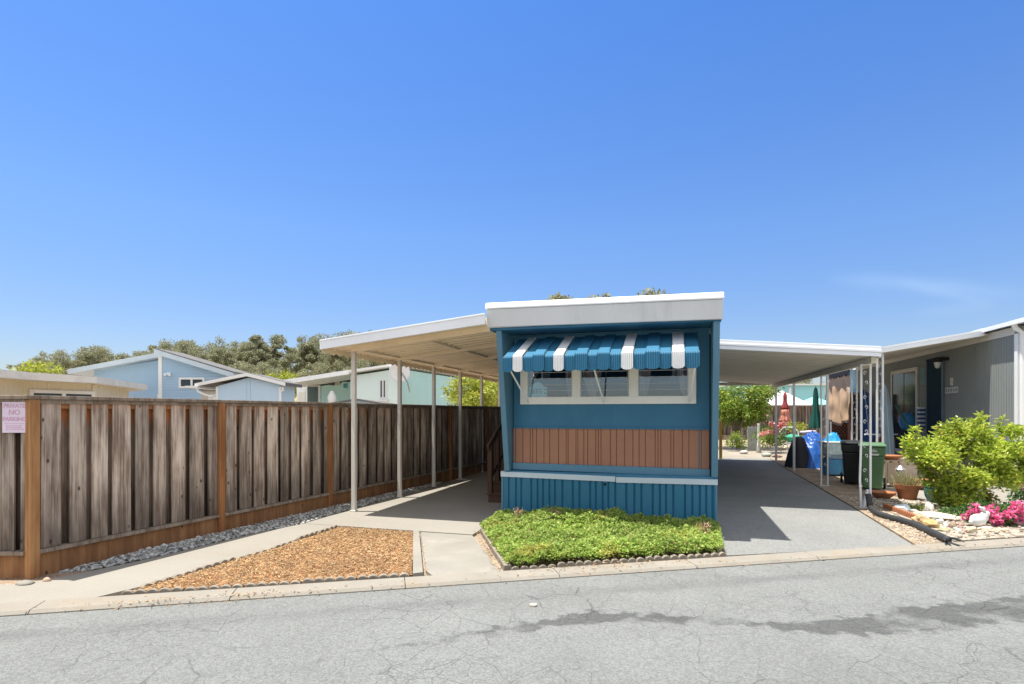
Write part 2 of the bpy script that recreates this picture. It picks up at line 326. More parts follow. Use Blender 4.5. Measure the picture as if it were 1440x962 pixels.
def make_asphalt(name, base, cracks, stains):
    m = M(name, base, .9, .09, .9, .6, 160, .25, fine=.2, fscale=130)
    N, Lk = m.node_tree.nodes, m.node_tree.links; b = N['Principled BSDF']
    src = b.inputs['Base Color'].links[0].from_socket
    tc = N.new('ShaderNodeTexCoord'); geo = tc.outputs['Object']
    def node(t, **k):
        n = N.new(t)
        for a, v in k.items(): setattr(n, a, v)
        return n
    def math_(op, a, c=0., d=0., clamp=False):
        n = node('ShaderNodeMath', operation=op, use_clamp=clamp)
        for i, v in enumerate((a, c, d)):
            if isinstance(v, (int, float)): n.inputs[i].default_value = v
            else: Lk.new(v, n.inputs[i])
        return n.outputs[0]
    def mrange(s_, lo, hi, a, c):
        n = node('ShaderNodeMapRange')
        for i, v in enumerate((lo, hi, a, c)): n.inputs[i + 1].default_value = v
        Lk.new(s_, n.inputs[0]); return n.outputs[0]
    def noise(sc, det=4, vec=geo):
        n = node('ShaderNodeTexNoise'); n.inputs['Scale'].default_value = sc; n.inputs['Detail'].default_value = det; Lk.new(vec, n.inputs[0]); return n
    def darken(src, fac, k):
        mx = node('ShaderNodeMixRGB', blend_type='MULTIPLY'); mx.inputs[2].default_value = (k, k, k * 1.02, 1); Lk.new(fac, mx.inputs[0]); Lk.new(src, mx.inputs[1]); return mx.outputs[0]
    # stone chips in the surface
    vo = node('ShaderNodeTexVoronoi'); vo.inputs['Scale'].default_value = 75; Lk.new(geo, vo.inputs['Vector'])
    hs = node('ShaderNodeHueSaturation'); sv = node('ShaderNodeSeparateXYZ'); Lk.new(vo.outputs['Color'], sv.inputs[0])
    Lk.new(mrange(sv.outputs[0], 0, 1, .82, 1.2), hs.inputs['Value']); Lk.new(src, hs.inputs['Color']); src = hs.outputs[0]
    if cracks:
        dn = noise(1.7, 5); wv = node('ShaderNodeVectorMath', operation='MULTIPLY_ADD'); Lk.new(dn.outputs['Color'], wv.inputs[0]); wv.inputs[1].default_value = (.34, .34, 0); Lk.new(geo, wv.inputs[2])
        for sc, w, lo, str_ in ((2.6, .016, .45, .62), (5.6, .022, .5, .55)):
            v2 = node('ShaderNodeTexVoronoi', feature='DISTANCE_TO_EDGE'); v2.inputs['Scale'].default_value = sc; Lk.new(wv.outputs[0], v2.inputs['Vector'])
            ln = mrange(v2.outputs['Distance'], 0, w, str_, 0); ms = mrange(noise(.8 if sc < 4 else 1.1, 3).outputs['Fac'], lo, lo + .09, 0, 1)
            src = darken(src, math_('MULTIPLY', ln, ms), .35)
    if stains:
        sp = node('ShaderNodeVectorMath', operation='SUBTRACT'); Lk.new(geo, sp.inputs[0]); sp.inputs[1].default_value = RP
        du = node('ShaderNodeVectorMath', operation='DOT_PRODUCT'); Lk.new(sp.outputs[0], du.inputs[0]); du.inputs[1].default_value = RU
        dv = node('ShaderNodeVectorMath', operation='DOT_PRODUCT'); Lk.new(sp.outputs[0], dv.inputs[0]); dv.inputs[1].default_value = RN
        u, v = du.outputs['Value'], dv.outputs['Value']
        un = math_('DIVIDE', math_('ADD', u, 1.5), 7.)
        def ramp(pts, sc):
            r = node('ShaderNodeValToRGB'); e = r.color_ramp.elements
            while len(e) < len(pts): e.new(.5)
            for el, (p, val) in zip(sorted(e, key=lambda q: q.position), pts): pass
            for i, (p, val) in enumerate(pts): e[i].position = (p + 1.5) / 7.; e[i].color = (val / sc,) * 3 + (1,)
            Lk.new(un, r.inputs[0]); return math_('MULTIPLY', r.outputs[0], sc)
        ctr = ramp([(-1.2, 1.32), (-.1, 1.14), (.6, 1.06), (1.4, 1.32), (2.1, 1.66), (2.8, 1.72), (3.5, 1.66), (4.6, 1.64)], 2.)
        wid = ramp([(-1.1, .01), (-.2, .05), (.6, .13), (1.2, .07), (1.8, .06), (2.3, .15), (3.2, .22), (4.8, .2)], 1.)
        nz = noise(7, 5).outputs['Fac']; nb = noise(2.6, 4).outputs['Fac']
        dist = math_('ABSOLUTE', math_('SUBTRACT', v, ctr))
        dist = math_('ADD', dist, math_('MULTIPLY', math_('SUBTRACT', nz, .5), .42))
        f = math_('SUBTRACT', math_('MULTIPLY', wid, 1.1), dist)
        f = math_('MULTIPLY', mrange(f, -.02, .04, 0, .9), mrange(nb, .38, .5, .3, 1))
        f = math_('MULTIPLY', f, math_('MULTIPLY', math_('GREATER_THAN', u, -1.15), math_('LESS_THAN', u, 5.4)))
        src = darken(src, f, .45)
        d2 = math_('ADD', math_('ABSOLUTE', math_('SUBTRACT', v, .47)), math_('MULTIPLY', math_('SUBTRACT', nb, .5), .25))
        src = darken(src, math_('MULTIPLY', mrange(d2, .02, .16, .75, 0), mrange(noise(.9, 2).outputs['Fac'], .4, .6, .3, 1)), .68)
        d3 = math_('ADD', math_('ABSOLUTE', math_('SUBTRACT', v, 2.55)), math_('MULTIPLY', math_('SUBTRACT', nb, .5), .5))
        src = darken(src, mrange(d3, .05, .5, .35, 0), .72)
    Lk.new(src, b.inputs['Base Color'])
    return m
m_road = make_asphalt('road_asphalt', (.195, .201, .194), True, True)
m_drive = make_asphalt('driveway_asphalt', (.23, .233, .225), False, False)
r_ = MB()
r_.add([road_pt(-80, .0, -.022), road_pt(80, .0, -.022), road_pt(80, 7.5, -.022), road_pt(-80, 7.5, -.022)], [(0, 1, 2, 3)])
structure(r_.build('road', m_road))
m_conc = M('pale_concrete', (.265, .247, .216), .9, .07, .8, .25, 90, .2, fine=.06, fscale=90, stain=(.265, .24, .20), stain_s=1.3, stain_lo=.5)
m_conc2 = M('grey_concrete', (.255, .24, .21), .92, .09, 1.4, .35, 90, .2, fine=.1, fscale=110, stain=(.31, .285, .25), stain_s=2.2, stain_lo=.52)
m_kerb = M('kerb_concrete', (.255, .234, .20), .9, .08, 2.5, .3, 60, .2, fine=.08, fscale=90, stain=(.26, .22, .17), stain_s=1.8, stain_lo=.5)
k = MB()
ks = [-30 + i * 1.53 for i in range(42)]
for a_, b_ in zip(ks[:-1], ks[1:]):
    pr = [(-.25, -.06), (-.25, .018), (-.03, .012), (0., -.012), (.0, -.06)]
    k.prism([road_pt(a_ + .004, v, z) for v, z in pr], RU * (b_ - a_ - .008))
structure(k.build('kerb', m_kerb))
def slab(name, pts, top, mat, bot=-.06):
    return structure(MB().prism([(x, y, bot) for x, y in pts], (0, 0, top - bot)).build(name, mat))
cin = lambda u: tuple(road_pt(u, -.253)[:2])
# walkway by the fence, slab under the left carport, short apron walk, driveway, beds
slab('path', [cin(-4.9), cin(-3.66), (-4.82, 4.12), (-4.68, 5.6), (-4.66, 6.98), (-4.66, 7.0), (-5.27, 7.0), (-5.5, 6.2), (-5.66, 4.9), (-5.82, 4.25), (-6.0, 3.8), (-6.75, 3.36)], .006, m_conc)
slab('verge', [(-5.815, 4.27), (-6.03, 4.6), (-6.3, 3.9), (-9, 3.1), (-9, 2.4), (-6.76, 3.35), (-6.005, 3.79)], .003, M('corner_soil', (.27, .20, .145), .95, .3, 4, .7, 30, .1, fine=.4, fscale=40))
slab('carport_slab', [(-5.27, 7.004), (-2.62, 7.004), (-2.62, 24), (-5.0, 24), (-5.2, 12)], .008, m_conc)
slab('apron', [(-3.38, 7.0), (-2.5, 5.3), cin(-.63), cin(.04), (-2.62, 7.0)], -.002, m_conc2)
slab('driveway', [(.56, 6.86), (2.84, 8.0), (2.95, 10.8), (3.2, 21.6), (.56, 21.6)], -.006, m_drive)
m_pave = M('tan_pavers', (.30, .26, .21), .9, .15, 1.5, .3, 40, .2, fine=.15, fscale=20)
slab('paving', [(-1, 21.604), (5.2, 21.604), (6, 29), (-1, 29)], -.008, m_pave)
slab('porch_slab', [(4.45, 12.0), (7.0, 12.0), (7.0, 22), (4.3, 22), (3.9, 14)], .004, m_conc)
slab('side_walk', [(5.0, 10.9), (9, 12.0), (9, 11.998), (9, 13.9), (6.9, 13.9), (6.9, 11.99), (5.0, 11.99)], .03, M('white_concrete', (.55, .53, .49), .85, .06))

# garden beds
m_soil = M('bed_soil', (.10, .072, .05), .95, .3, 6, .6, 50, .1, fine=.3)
m_mulch = M('mulch_ground', (.30, .155, .075), .95, .35, 9, .8, 40, .1, fine=.4, fscale=60)
MUL = [(-4.78, 3.86), (-2.56, 5.09), (-3.43, 6.9), (-4.6, 6.92), (-4.62, 5.6), (-4.76, 4.15)]
slab('mulch_bed', MUL, .012, m_mulch)
JUN = [(-2.55, 7.3), (-1.66, 5.62), (.46, 6.82), (.52, 8.24), (-2.58, 8.24)]
slab('planting_bed', JUN, .014, m_soil)
RBED = [(3.3, 8.36), (12, 13.2), (9, 11.0), (5.0, 10.85), (4.4, 12.0), (3.45, 12.6), (3.3, 10.9)]
RBED = [(3.42, 8.4), (9.5, 11.78), (8.8, 11.85), (5.0, 10.85), (4.4, 11.95), (3.5, 12.4), (3.4, 10.9)]
slab('rock_bed', RBED, .012, M('gravel_soil', (.33, .29, .235), .95, .3, 5, .8, 25, .1, fine=.35, fscale=40))
slab('verge', [(2.87, 8.03), (3.4, 8.36), (3.39, 10.9), (3.49, 12.4), (4.2, 13.9), (4.3, 21.5), (3.21, 21.5), (2.97, 10.8)], .006, M('verge_soil', (.30, .235, .17), .95, .3, 3, .7, 30, .1, fine=.4, fscale=35))

def inside(poly, P):
    x, y = P[:, 0], P[:, 1]; r = np.zeros(len(P), bool); n = len(poly)
    for i in range(n):
        (x1, y1), (x2, y2) = poly[i], poly[(i + 1) % n]
        if y1 == y2: continue
        c = ((y1 > y) != (y2 > y)) & (x < (x2 - x1) * (y - y1) / (y2 - y1) + x1); r ^= c
    return r
def edge_dist(poly, P):
    d = np.full(len(P), 9.)
    for i in range(len(poly)):
        a, b = np.array(poly[i]), np.array(poly[(i + 1) % len(poly)]); ab = b - a
        t = np.clip(((P[:, :2] - a) @ ab) / (ab @ ab), 0, 1); d = np.minimum(d, np.linalg.norm(P[:, :2] - a - t[:, None] * ab, axis=1))
    return d
def scatter(poly, n):
    a = np.array(poly); lo, hi = a.min(0), a.max(0); out = []
    while sum(len(o) for o in out) < n:
        P = rng.random((n, 2)) * (hi - lo) + lo; out.append(P[inside(poly, P)])
    return np.concatenate(out)[:n]
def stuff(name, me, mat, label, cat):
    return tag(mesh_obj(name, me, mat), label, cat, kind='stuff')
# wood chips
P2 = scatter(MUL, 21000); n = len(P2)
hump = .03 * np.minimum(edge_dist(MUL, P2) / .3, 1)
P = np.column_stack([P2, .012 + hump * rng.random(n) + rng.random(n) * .012])
V, F = leaf_verts(P, rng.uniform(.02, .065, n), rng.uniform(.006, .015, n), np.array([0, 0, .12]), 1.)
V = V.reshape(-1, 4, 3); V[:, :, 2] = np.maximum(V[:, :, 2], .008); dz = V[:, :, 2] - V[:, :1, 2]; V[:, :, 2] = V[:, :1, 2] + dz * .35
m_chip = leafmat('wood_chip', (.35, .20, .085), (.50, .37, .20), 0., (.18, .12, .075), .25, .9)
stuff('wood_chips', np_mesh('wood_chips', V.reshape(-1, 3), F), m_chip, 'orange brown wood chip mulch filling the triangular bed', 'mulch')

def stones(poly, n, smin, smax, zb=0., pile=0.):
    P = scatter(poly, n); ed = edge_dist(poly, P); b = bmesh.new(); bmesh.ops.create_icosphere(b, subdivisions=1, radius=1)
    bv = np.array([v.co[:] for v in b.verts]); bf = np.array([[v.index for v in f.verts] for f in b.faces]); b.free()
    k = len(bv); s = rng.uniform(smin, smax, (n, 1, 1)) ** 1.
    ang = rng.random(n) * 6.28; ca, sa = np.cos(ang), np.sin(ang)
    V = bv[None] * (1 + rng.normal(0, .16, (n, k, 1))) * s * np.stack([rng.uniform(.8, 1.4, n), rng.uniform(.7, 1.1, n), rng.uniform(.5, .85, n)], 1)[:, None]
    X = V[:, :, 0] * ca[:, None] - V[:, :, 1] * sa[:, None]; Y_ = V[:, :, 0] * sa[:, None] + V[:, :, 1] * ca[:, None]
    z0 = zb + pile * np.minimum(ed / .12, 1) * rng.random(n) + s[:, 0, 0] * .3
    V = np.stack([X + P[:, :1], Y_ + P[:, 1:], V[:, :, 2] + z0[:, None]], 2)
    F = bf[None] + (np.arange(n) * k)[:, None, None]
    return V.reshape(-1, 3), F.reshape(-1, 3)
m_gravel = M('grey_gravel', (.33, .325, .305), .85, .1, 8, .2, 80, .25, island=.6)
m_rgravel = M('mixed_gravel', (.40, .345, .285), .9, .1, 8, .2, 80, .25, island=.45)
def fence_x(y): return -6.17 + .1 * (y - 3.95)
GR = [(-6.06, 4.15), (-5.86, 4.3), (-5.68, 4.95), (-5.52, 6.2), (-5.30, 7.0), (-5.23, 12), (-5.05, 18), (-4.9, 18), (fence_x(18) + .05, 18), (fence_x(12) + .05, 12), (-6.04, 5.)]
GR = [(-6.06, 4.15), (-5.86, 4.3), (-5.68, 4.95), (-5.52, 6.2), (-5.30, 7.0), (-5.22, 12), (fence_x(12) + .05, 12), (-6.04, 5.)]
V, F = stones(GR, 6200, .010, .032, 0., .045)
stuff('gravel_strip', np_mesh('gravel_strip', V, F), m_gravel, 'grey white gravel along the foot of the wooden fence', 'gravel')
V, F = stones(RBED, 1500, .008, .034, .0, .02)
stuff('bed_gravel', np_mesh('bed_gravel', V, F), m_rgravel, 'pale mixed gravel between the rocks of the right bed', 'gravel')
VG = [(2.9, 8.1), (3.38, 8.4), (3.36, 10.9), (3.4, 12.3), (3.05, 12.3), (2.99, 10.8)]
V, F = stones(VG, 800, .006, .02, .0, .01)
stuff('verge_gravel', np_mesh('verge_gravel', V, F), m_rgravel, 'fine tan gravel on the soil strip beside the driveway', 'gravel')
# dry leaf litter caught along the kerb
n = 520; uu = rng.uniform(-5, 7, n); vv = rng.normal(-.02, .05, n); hot = rng.random(n) < .5; uu[hot] = np.concatenate([rng.normal(c, .5, hot.sum()) for c in (-2.6,)])[:hot.sum()] if hot.sum() else uu[hot]
uu[::3] = rng.normal(1.2, .5, len(uu[::3])); vv[::3] = rng.normal(-.2, .06, len(vv[::3]))
P = np.array([road_pt(a, b, .02 if b < 0 else -.016)[:] for a, b in zip(uu, vv)])
V, F = leaf_verts(P, rng.uniform(.015, .05, n), rng.uniform(.008, .02, n), np.array([0, 0, .3]), 1.); V = V.reshape(-1, 4, 3); V[:, :, 2] = V[:, :1, 2] + np.abs(V[:, :, 2] - V[:, :1, 2]) * .4
stuff('leaf_litter', np_mesh('leaf_litter', V.reshape(-1, 3), F), leafmat('dry_leaf', (.42, .22, .09), (.50, .36, .2), .1, (.2, .11, .06), .3, .8), 'dry brown leaf litter gathered along the kerb', 'leaf litter')
P2 = np.concatenate([scatter([(2.9, 8.1), (3.3, 8.4), (3.28, 11.2), (3.0, 11.2)], 160), scatter([(-3.42, 6.9), (-3.34, 6.9), (-2.46, 5.2), (-2.54, 5.1)], 130), scatter([(-2.66, 7.2), (-2.58, 7.2), (-1.72, 5.5), (-1.82, 5.5)], 110)])
n = len(P2); P = np.column_stack([P2, np.full(n, .012)])
V, F = leaf_verts(P, rng.uniform(.02, .06, n), rng.uniform(.008, .025, n), np.array([0, 0, .3]), 1.); V = V.reshape(-1, 4, 3); V[:, :, 2] = V[:, :1, 2] + np.abs(V[:, :, 2] - V[:, :1, 2]) * .4
stuff('twig_litter', np_mesh('twig_litter', V.reshape(-1, 3), F), MATS['dry_leaf'], 'dry leaves and twigs fallen beside the beds', 'leaf litter')
# ---------------------------------------------------------------- the blue mobile home
m_blue = M('blue_paint', (.030, .148, .26), .55, .08, 2.2, .08, 60, .4, stain=(.044, .170, .275), stain_s=2.4, streak=.3)
m_bluegrey = M('wing_paint', (.085, .205, .30), .5, .05, 1.5, 0, 40, .4)
m_skirt = M('skirt_paint', (.022, .145, .25), .5, .06, 1., .1, 20, .45, stain=(.05, .175, .27), stain_s=3.5, stain_lo=.54, streak=.4)
m_fascia = M('fascia_paint', (.58, .60, .62), .5, .05, 2.2, 0, 40, .4, stain=(.49, .50, .505), stain_s=4., streak=.2, stain_lo=.52)
m_white = M('white_paint', (.78, .78, .76), .45, .04, 2., .05, 30, .4)
m_whitemetal = M('white_metal', (.80, .83, .87), .4, .04, 1.5, 0, 40, .5, stain=(.74, .76, .79), stain_s=2.)
m_frame = M('window_frame_paint', (.80, .78, .73), .5, .05, 3.)
m_brown = M('brown_panel_paint', (.35, .17, .108), .6, .07, 1.5, .1, 50, .3, stain=(.32, .155, .10), stain_s=2.)
m_trim = M('pale_blue_trim', (.50, .58, .65), .45, .05, 2.)
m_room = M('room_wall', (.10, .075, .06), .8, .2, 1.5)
m_glass = glassmat('window_glass', (.85, .9, .93), .10)
m_curtain = M('pink_curtain', (.62, .47, .42), .85, .1, 6, .2, 40)
HX0, HX1, HW = -2.55, .565, 8.40
home = thing('mobile_home', 'narrow blue mobile home with striped awning above its front window and grey fascia', 'mobile home', (-1, HW, 0))
w = MB()
WX0, WX1, WZ0, WZ1 = -2.31, .26, 1.80, 2.60
w.box(HX0 + .1, WX0, HW, HW + .05, .74, 2.86).box(WX1, HX1 - .1, HW, HW + .05, .74, 2.86)
w.box(WX0, WX1, HW, HW + .05, 1.40, WZ0).box(WX0, WX1, HW, HW + .05, WZ1, 2.86).box(WX0, WX1, HW, HW + .05, .74, .86)
w.build('front_wall', m_blue, home)
# grooved brown panel, uneven battens
b = MB(); b.box(WX0 - .14, WX1 + .2, HW + .006, HW + .03, .83, 1.405)
x = WX0 - .14; rr = random.Random(3)
b2 = []
while x < WX1 + .18:
    wd = rr.choice([.03, .04, .06, .09, .12, .14]); e = min(x + wd - .012, WX1 + .2); b.box(x, e, HW - .012, HW + .01, .83, 1.405); x += wd
b.build('brown_panel', m_brown, home)
MB().box(HX0 + .1, HX1 - .1, HW - .03, HW + .004, 1.402, 1.425).build('panel_rail', m_blue, home)
MB().prism([(HX0 + .1, HW - .06, .76), (HX0 + .1, HW - .06, .862), (HX0 + .1, HW + .01, .862), (HX0 + .1, HW + .01, .76)], (HX1 - HX0 - .2, 0, -.02)).build('panel_rail', m_bluegrey, home)
for x0, x1 in ((HX0, HX0 + .085), (HX1 - .085, HX1)):
    MB().prism([(x0, 7.80, 2.86), (x0, 8.22, .745), (x0, HW + .05, .745), (x0, HW + .05, 2.86)], (x1 - x0, 0, 0)).build('side_fin', m_bluegrey, home, bevel=.008)
L_ = 13.5
sw = MB(); sw.box(HX0 + .01, HX0 + .05, HW + .06, HW + L_, .0, 2.86).box(HX1 - .05, HX1 - .01, HW + .06, HW + L_, .0, 2.86).box(HX0 + .05, HX1 - .05, HW + L_ - .04, HW + L_, 0, 2.86)
sw.build('side_wall', m_blue, home)
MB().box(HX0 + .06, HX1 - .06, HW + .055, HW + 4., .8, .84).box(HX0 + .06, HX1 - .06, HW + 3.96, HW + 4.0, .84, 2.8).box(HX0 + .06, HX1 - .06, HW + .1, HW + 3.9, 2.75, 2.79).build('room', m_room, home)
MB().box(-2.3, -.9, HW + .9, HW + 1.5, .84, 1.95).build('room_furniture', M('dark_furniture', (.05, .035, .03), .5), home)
# roof, lip and fascia: a touch higher on the left
def rz(x): return (-x) * .013
f = MB(); f.prism([(-2.66, 7.70, 2.872 + rz(-2.66)), (.595, 7.70, 2.872), (.595, 7.70, 3.125), (-2.66, 7.70, 3.125 + rz(-2.66))], (0, .05, 0))
f.v = [(x, y + (3.12 - z) * .14, z) for x, y, z in f.v]
f.build('fascia', m_fascia, home, bevel=.006)
f = MB(); f.prism([(-2.68, 7.675, 3.128 + rz(-2.68)), (.61, 7.675, 3.128), (.61, 7.695, 3.222), (-2.68, 7.695, 3.222 + rz(-2.68))], (0, .07, 0)); f.build('roof_lip', m_whitemetal, home, bevel=.018)
f = MB()
for i in range(2):
    xa, xb = ((-2.66, -1.03), (-1.03, .595))[i]; ha, hb = ((3.19, 3.245), (3.245, 3.19))[i]
    f.hexa([(xa, 7.752, 2.90), (xb, 7.752, 2.90), (xb, HW + L_ + .1, 2.90), (xa, HW + L_ + .1, 2.90), (xa, 7.752, ha), (xb, 7.752, hb), (xb, HW + L_ + .1, hb), (xa, HW + L_ + .1, ha)])
f.build('roof', m_whitemetal, home)
MB().box(-2.64, .58, 7.79, HW + .06, 2.862, 2.895).build('soffit', m_blue, home)
# skirting: upright ribs of uneven width
s = MB(); s.box(-2.60, .555, 8.285, 8.30, 0., .655)
x = -2.60; rr = random.Random(5)
while x < .54:
    wd = rr.choice([.085, .1, .115, .16]); s.prism([(x, 8.286, 0.), (x + .014, 8.262, 0.), (min(x + wd - .018, .55), 8.262, 0.), (min(x + wd - .004, .555), 8.286, 0.)], (0, 0, .65)); x += wd
s.build('skirting', m_skirt, home)
MB().box(-2.605, -2.58, 8.25, 8.30, 0, .66).build('corner_post', m_bluegrey, home); MB().box(.535, .56, 8.25, 8.30, 0, .66).build('corner_post', m_bluegrey, home)
MB().tube([(-1.0, 8.264, .585), (-1.0, 8.258, .585)], .022, 12).build('vent_hole', M('hole_dark', (.01, .012, .015), .9), home)
#(Matrix.Translation((-1.0 + 1, 8.258 - HW, .585)) @ Matrix.Rotation(R(90), 4, 'X') @ Matrix.Translation((1, HW, 0)))
MB().box(HX0, HX1, 8.26, HW + .05, .70, .745).build('sill_rail', m_blue, home)
for (xa, za, xb, zb) in ((-2.615, .722, -.85, .702), (-.84, .692, .565, .706)):
    t_ = MB(); t_.prism([(xa, 8.245, za - .072), (xb, 8.245, zb - .072), (xb, 8.245, zb), (xa, 8.245, za)], (0, .016, 0)); t_.prism([(xa, 8.245, za), (xb, 8.245, zb), (xb, 8.29, zb + .012), (xa, 8.29, za + .012)], (0, 0, .003)); t_.build('trim_strip', m_trim, home)
# window
fr = MB(); Y0, Y1 = HW - .035, HW + .03
panes = [(-2.215, -1.515), (-1.385, -.665), (-.53, .175)]
fr.box(-2.335, .285, Y0, Y1, 1.775, 1.89).box(-2.335, .285, Y0, Y1, 2.54, 2.63)
for xa, xb in ((-2.335, -2.215), (-1.515, -1.385), (-.665, -.53), (.175, .285)): fr.box(xa, xb, Y0 + .002, Y1, 1.888, 2.542)
win = fr.build('window', m_frame, home, bevel=.006)
for xa, xb in panes:
    MB().box(xa - .005, xb + .005, HW + .004, HW + .008, 1.885, 2.545).build('pane', m_glass, win)
    q = MB()
    for z in (1.985, 2.075, 2.17, 2.265): q.box(xa, xb, HW - .008, HW + .003, z, z + .006)
    q.box(xa, xa + .012, HW - .012, HW + .003, 1.89, 2.54).box(xb - .012, xb, HW - .012, HW + .003, 1.89, 2.54)
    q.build('glazing_bar', M('glazing_metal', (.50, .53, .55), .35, .05, spec=.5), win)
def curtain(xt0, xt1, xb0, xb1, zt=2.55, zb=1.86, y=HW + .12):
    vs, fs = [], []; nx, nz = 28, 8
    for j in range(nz + 1):
        t = j / nz; x0 = xt0 + (xb0 - xt0) * t ** 1.6; x1 = xt1 + (xb1 - xt1) * t ** 1.6
        for i in range(nx + 1):
            u_ = i / nx; vs.append((x0 + (x1 - x0) * u_, y + .018 * math.sin(u_ * 22 + .6 * t), zt + (zb - zt) * t))
    for j in range(nz):
        for i in range(nx): a = j * (nx + 1) + i; fs.append((a, a + 1, a + nx + 2, a + nx + 1))
    o = MB().add(vs, fs).build('curtain', m_curtain, win, smooth=True); o.modifiers.new('s', 'SOLIDIFY').thickness = .004
curtain(-2.24, -2.02, -2.24, -2.16, zb=2.1); curtain(-1.66, -1.49, -1.60, -1.49); curtain(-1.40, -1.05, -1.28, -1.18)
curtain(-.55, -.33, -.53, -.42); curtain(.0, .20, .10, .20); curtain(-.72, -.62, -.70, -.64)
# awning: ridged metal slats, four of them white
aw_b = [45, 112, 190, 262, 335, 400, 480, 555, 632, 705, 780, 855, 940, 1018, 1100, 1175, 1262, 1345]
ax = [-2.35 + (b_ - 45) / 1300 * 2.64 for b_ in aw_b]
m_awb = M('awning_blue', (.030, .148, .26), .55, .09, 3., 0, 40, .3); m_aww = M('awning_white', (.70, .71, .72), .55, .06, 3., 0, 40, .3)
def slat(mb, x0, x1, up):
    dy, dz = (-.02, .022) if up else (0, 0); nx = 12; rows = []
    for i in range(nx + 1):
        t = i / nx; x = x0 + (x1 - x0) * t; fl = .005 * (1 if i % 2 else -1)
        edge = 0 if 0 < i < nx else .012
        zb = 2.252 - .032 * math.sqrt(max(0, 1 - (2 * t - 1) ** 2))
        rows.append([(x, 8.37, 2.80 + dz - edge), (x, 7.58 + dy, 2.462 + dz - edge), (x, 7.545 + dy + fl * .3, 2.445 + dz), (x, 7.532 + dy + fl, 2.42 + dz), (x, 7.53 + dy + fl, zb)])
    vs = [p for r in rows for p in r]; k = len(rows[0])
    mb.add(vs, [(i * k + j, i * k + j + 1, (i + 1) * k + j + 1, (i + 1) * k + j) for i in range(nx) for j in range(k - 1)])
ab = MB()
for i in range(17):
    if i not in (1, 5, 11, 15): slat(ab, ax[i] - .006, ax[i + 1] + .006, i % 2 == 1)
awn = ab.build('awning', m_awb, home); sm = awn.modifiers.new('s', 'SOLIDIFY'); sm.thickness = .005
for i in (1, 5, 11, 15):
    q = MB(); slat(q, ax[i] + .012, ax[i + 1] - .012, True); o = q.build('white_slat', m_aww, awn); o.modifiers.new('s', 'SOLIDIFY').thickness = .005
MB().box(-2.36, .3, 8.355, 8.395, 2.79, 2.83).build('head_rail', m_awb, awn)
for xa, xb in ((-2.32, -2.2), (-1.10, -1.03), (.26, .19)):
    MB().bar((xa, 7.58, 2.36), (xb, HW - .05, 1.80), .022, .012).build('bracket', m_whitemetal, awn)
# lettering helper
def text_mesh(name, body, size, ctr, rot, mat, parent=None, depth=.003, label=None, bold=.0):
    cu = bpy.data.curves.new(name, 'FONT'); cu.body = body; cu.size = size; cu.align_x = 'CENTER'; cu.align_y = 'CENTER'; cu.extrude = depth; cu.offset = bold
    o = bpy.data.objects.new(name + '_tmp', cu); COL.objects.link(o); bpy.context.view_layer.update()
    me = bpy.data.meshes.new_from_object(o.evaluated_get(bpy.context.evaluated_depsgraph_get())); bpy.data.objects.remove(o); bpy.data.curves.remove(cu)
    mw = Matrix.Translation(ctr) @ rot.to_matrix().to_4x4()
    if parent is not None: mw = root_matrix(parent).inverted() @ mw
    me.transform(mw); me.name = name
    o = mesh_obj(name, me, mat, parent)
    if label: o['label'] = label
    return o
from mathutils import Euler
FRONT = Euler((R(90), 0, 0))
# house number plaque behind the left pane
pl = thing('number_plaque', 'aqua arched plaque reading 695 behind the left pane of the blue home', 'sign', (-2.02, HW + .03, 1.893))
prof = [(-2.205, 1.893), (-1.915, 1.893), (-1.915, 2.045), (-1.96, 2.05), (-1.99, 2.09), (-2.03, 2.115), (-2.07, 2.12), (-2.11, 2.11), (-2.15, 2.08), (-2.17, 2.05), (-2.205, 2.045)]
MB().prism([(x, HW + .012, z) for x, z in prof], (0, .012, 0)).build('board', M('aqua_plaque', (.48, .86, .82), .5), pl)
text_mesh('numerals', '695', .11, (-2.075, HW + .0115, 1.975), FRONT, M('teal_ink', (.05, .24, .26), .5), pl)
for z in (1.95, 2.01): MB().prism([(-1.965, HW + .0115, z), (-1.945, HW + .0115, z - .012), (-1.93, HW + .0115, z), (-1.945, HW + .0115, z + .012)], (0, -.0015, 0)).build('fish_motif', MATS['teal_ink'], pl)

# ---------------------------------------------------------------- left carport
m_tan = M('aged_cream_metal', (.86, .74, .55), .5, .06, 1.2, 0, 40, .35, stain=(.78, .65, .46), stain_s=1.8)
m_post = M('cream_post_paint', (.66, .62, .55), .5, .05, 3., 0, 40, .4, stain=(.52, .46, .38), stain_s=3, stain_lo=.58)
cp = thing('carport', 'cream metal carport cover along the left side of the blue home', 'carport', (-5.12, 8.1, 0))
def cz(x): return 2.71 + .1 * (x + 5.12)
CY0, CY1 = 7.66, 19.6
prof = []; y = CY0
while y < CY1 - .25:
    prof += [(y, 0), (y + .15, 0), (y + .160, -.042), (y + .225, -.042), (y + .235, 0)]; y += .24
prof.append((CY1, 0))
bt = [(-5.42, yy, cz(-5.42) + .045 + zz) for yy, zz in prof]
n_ = len(bt); vec = Vector((2.72, 0, .272)); rf = MB()
vs = [Vector(p) for p in bt] + [Vector(p) + vec for p in bt] + [Vector((p[0], p[1], cz(-5.42) + .11)) for p in bt] + [Vector((p[0], p[1], cz(-5.42) + .11)) + vec for p in bt]
fs = []
for i in range(n_ - 1):
    fs += [(i, i + 1, n_ + i + 1, n_ + i), (2 * n_ + i, 3 * n_ + i, 3 * n_ + i + 1, 2 * n_ + i + 1), (i, 2 * n_ + i, 2 * n_ + i + 1, i + 1), (n_ + i, n_ + i + 1, 3 * n_ + i + 1, 3 * n_ + i)]
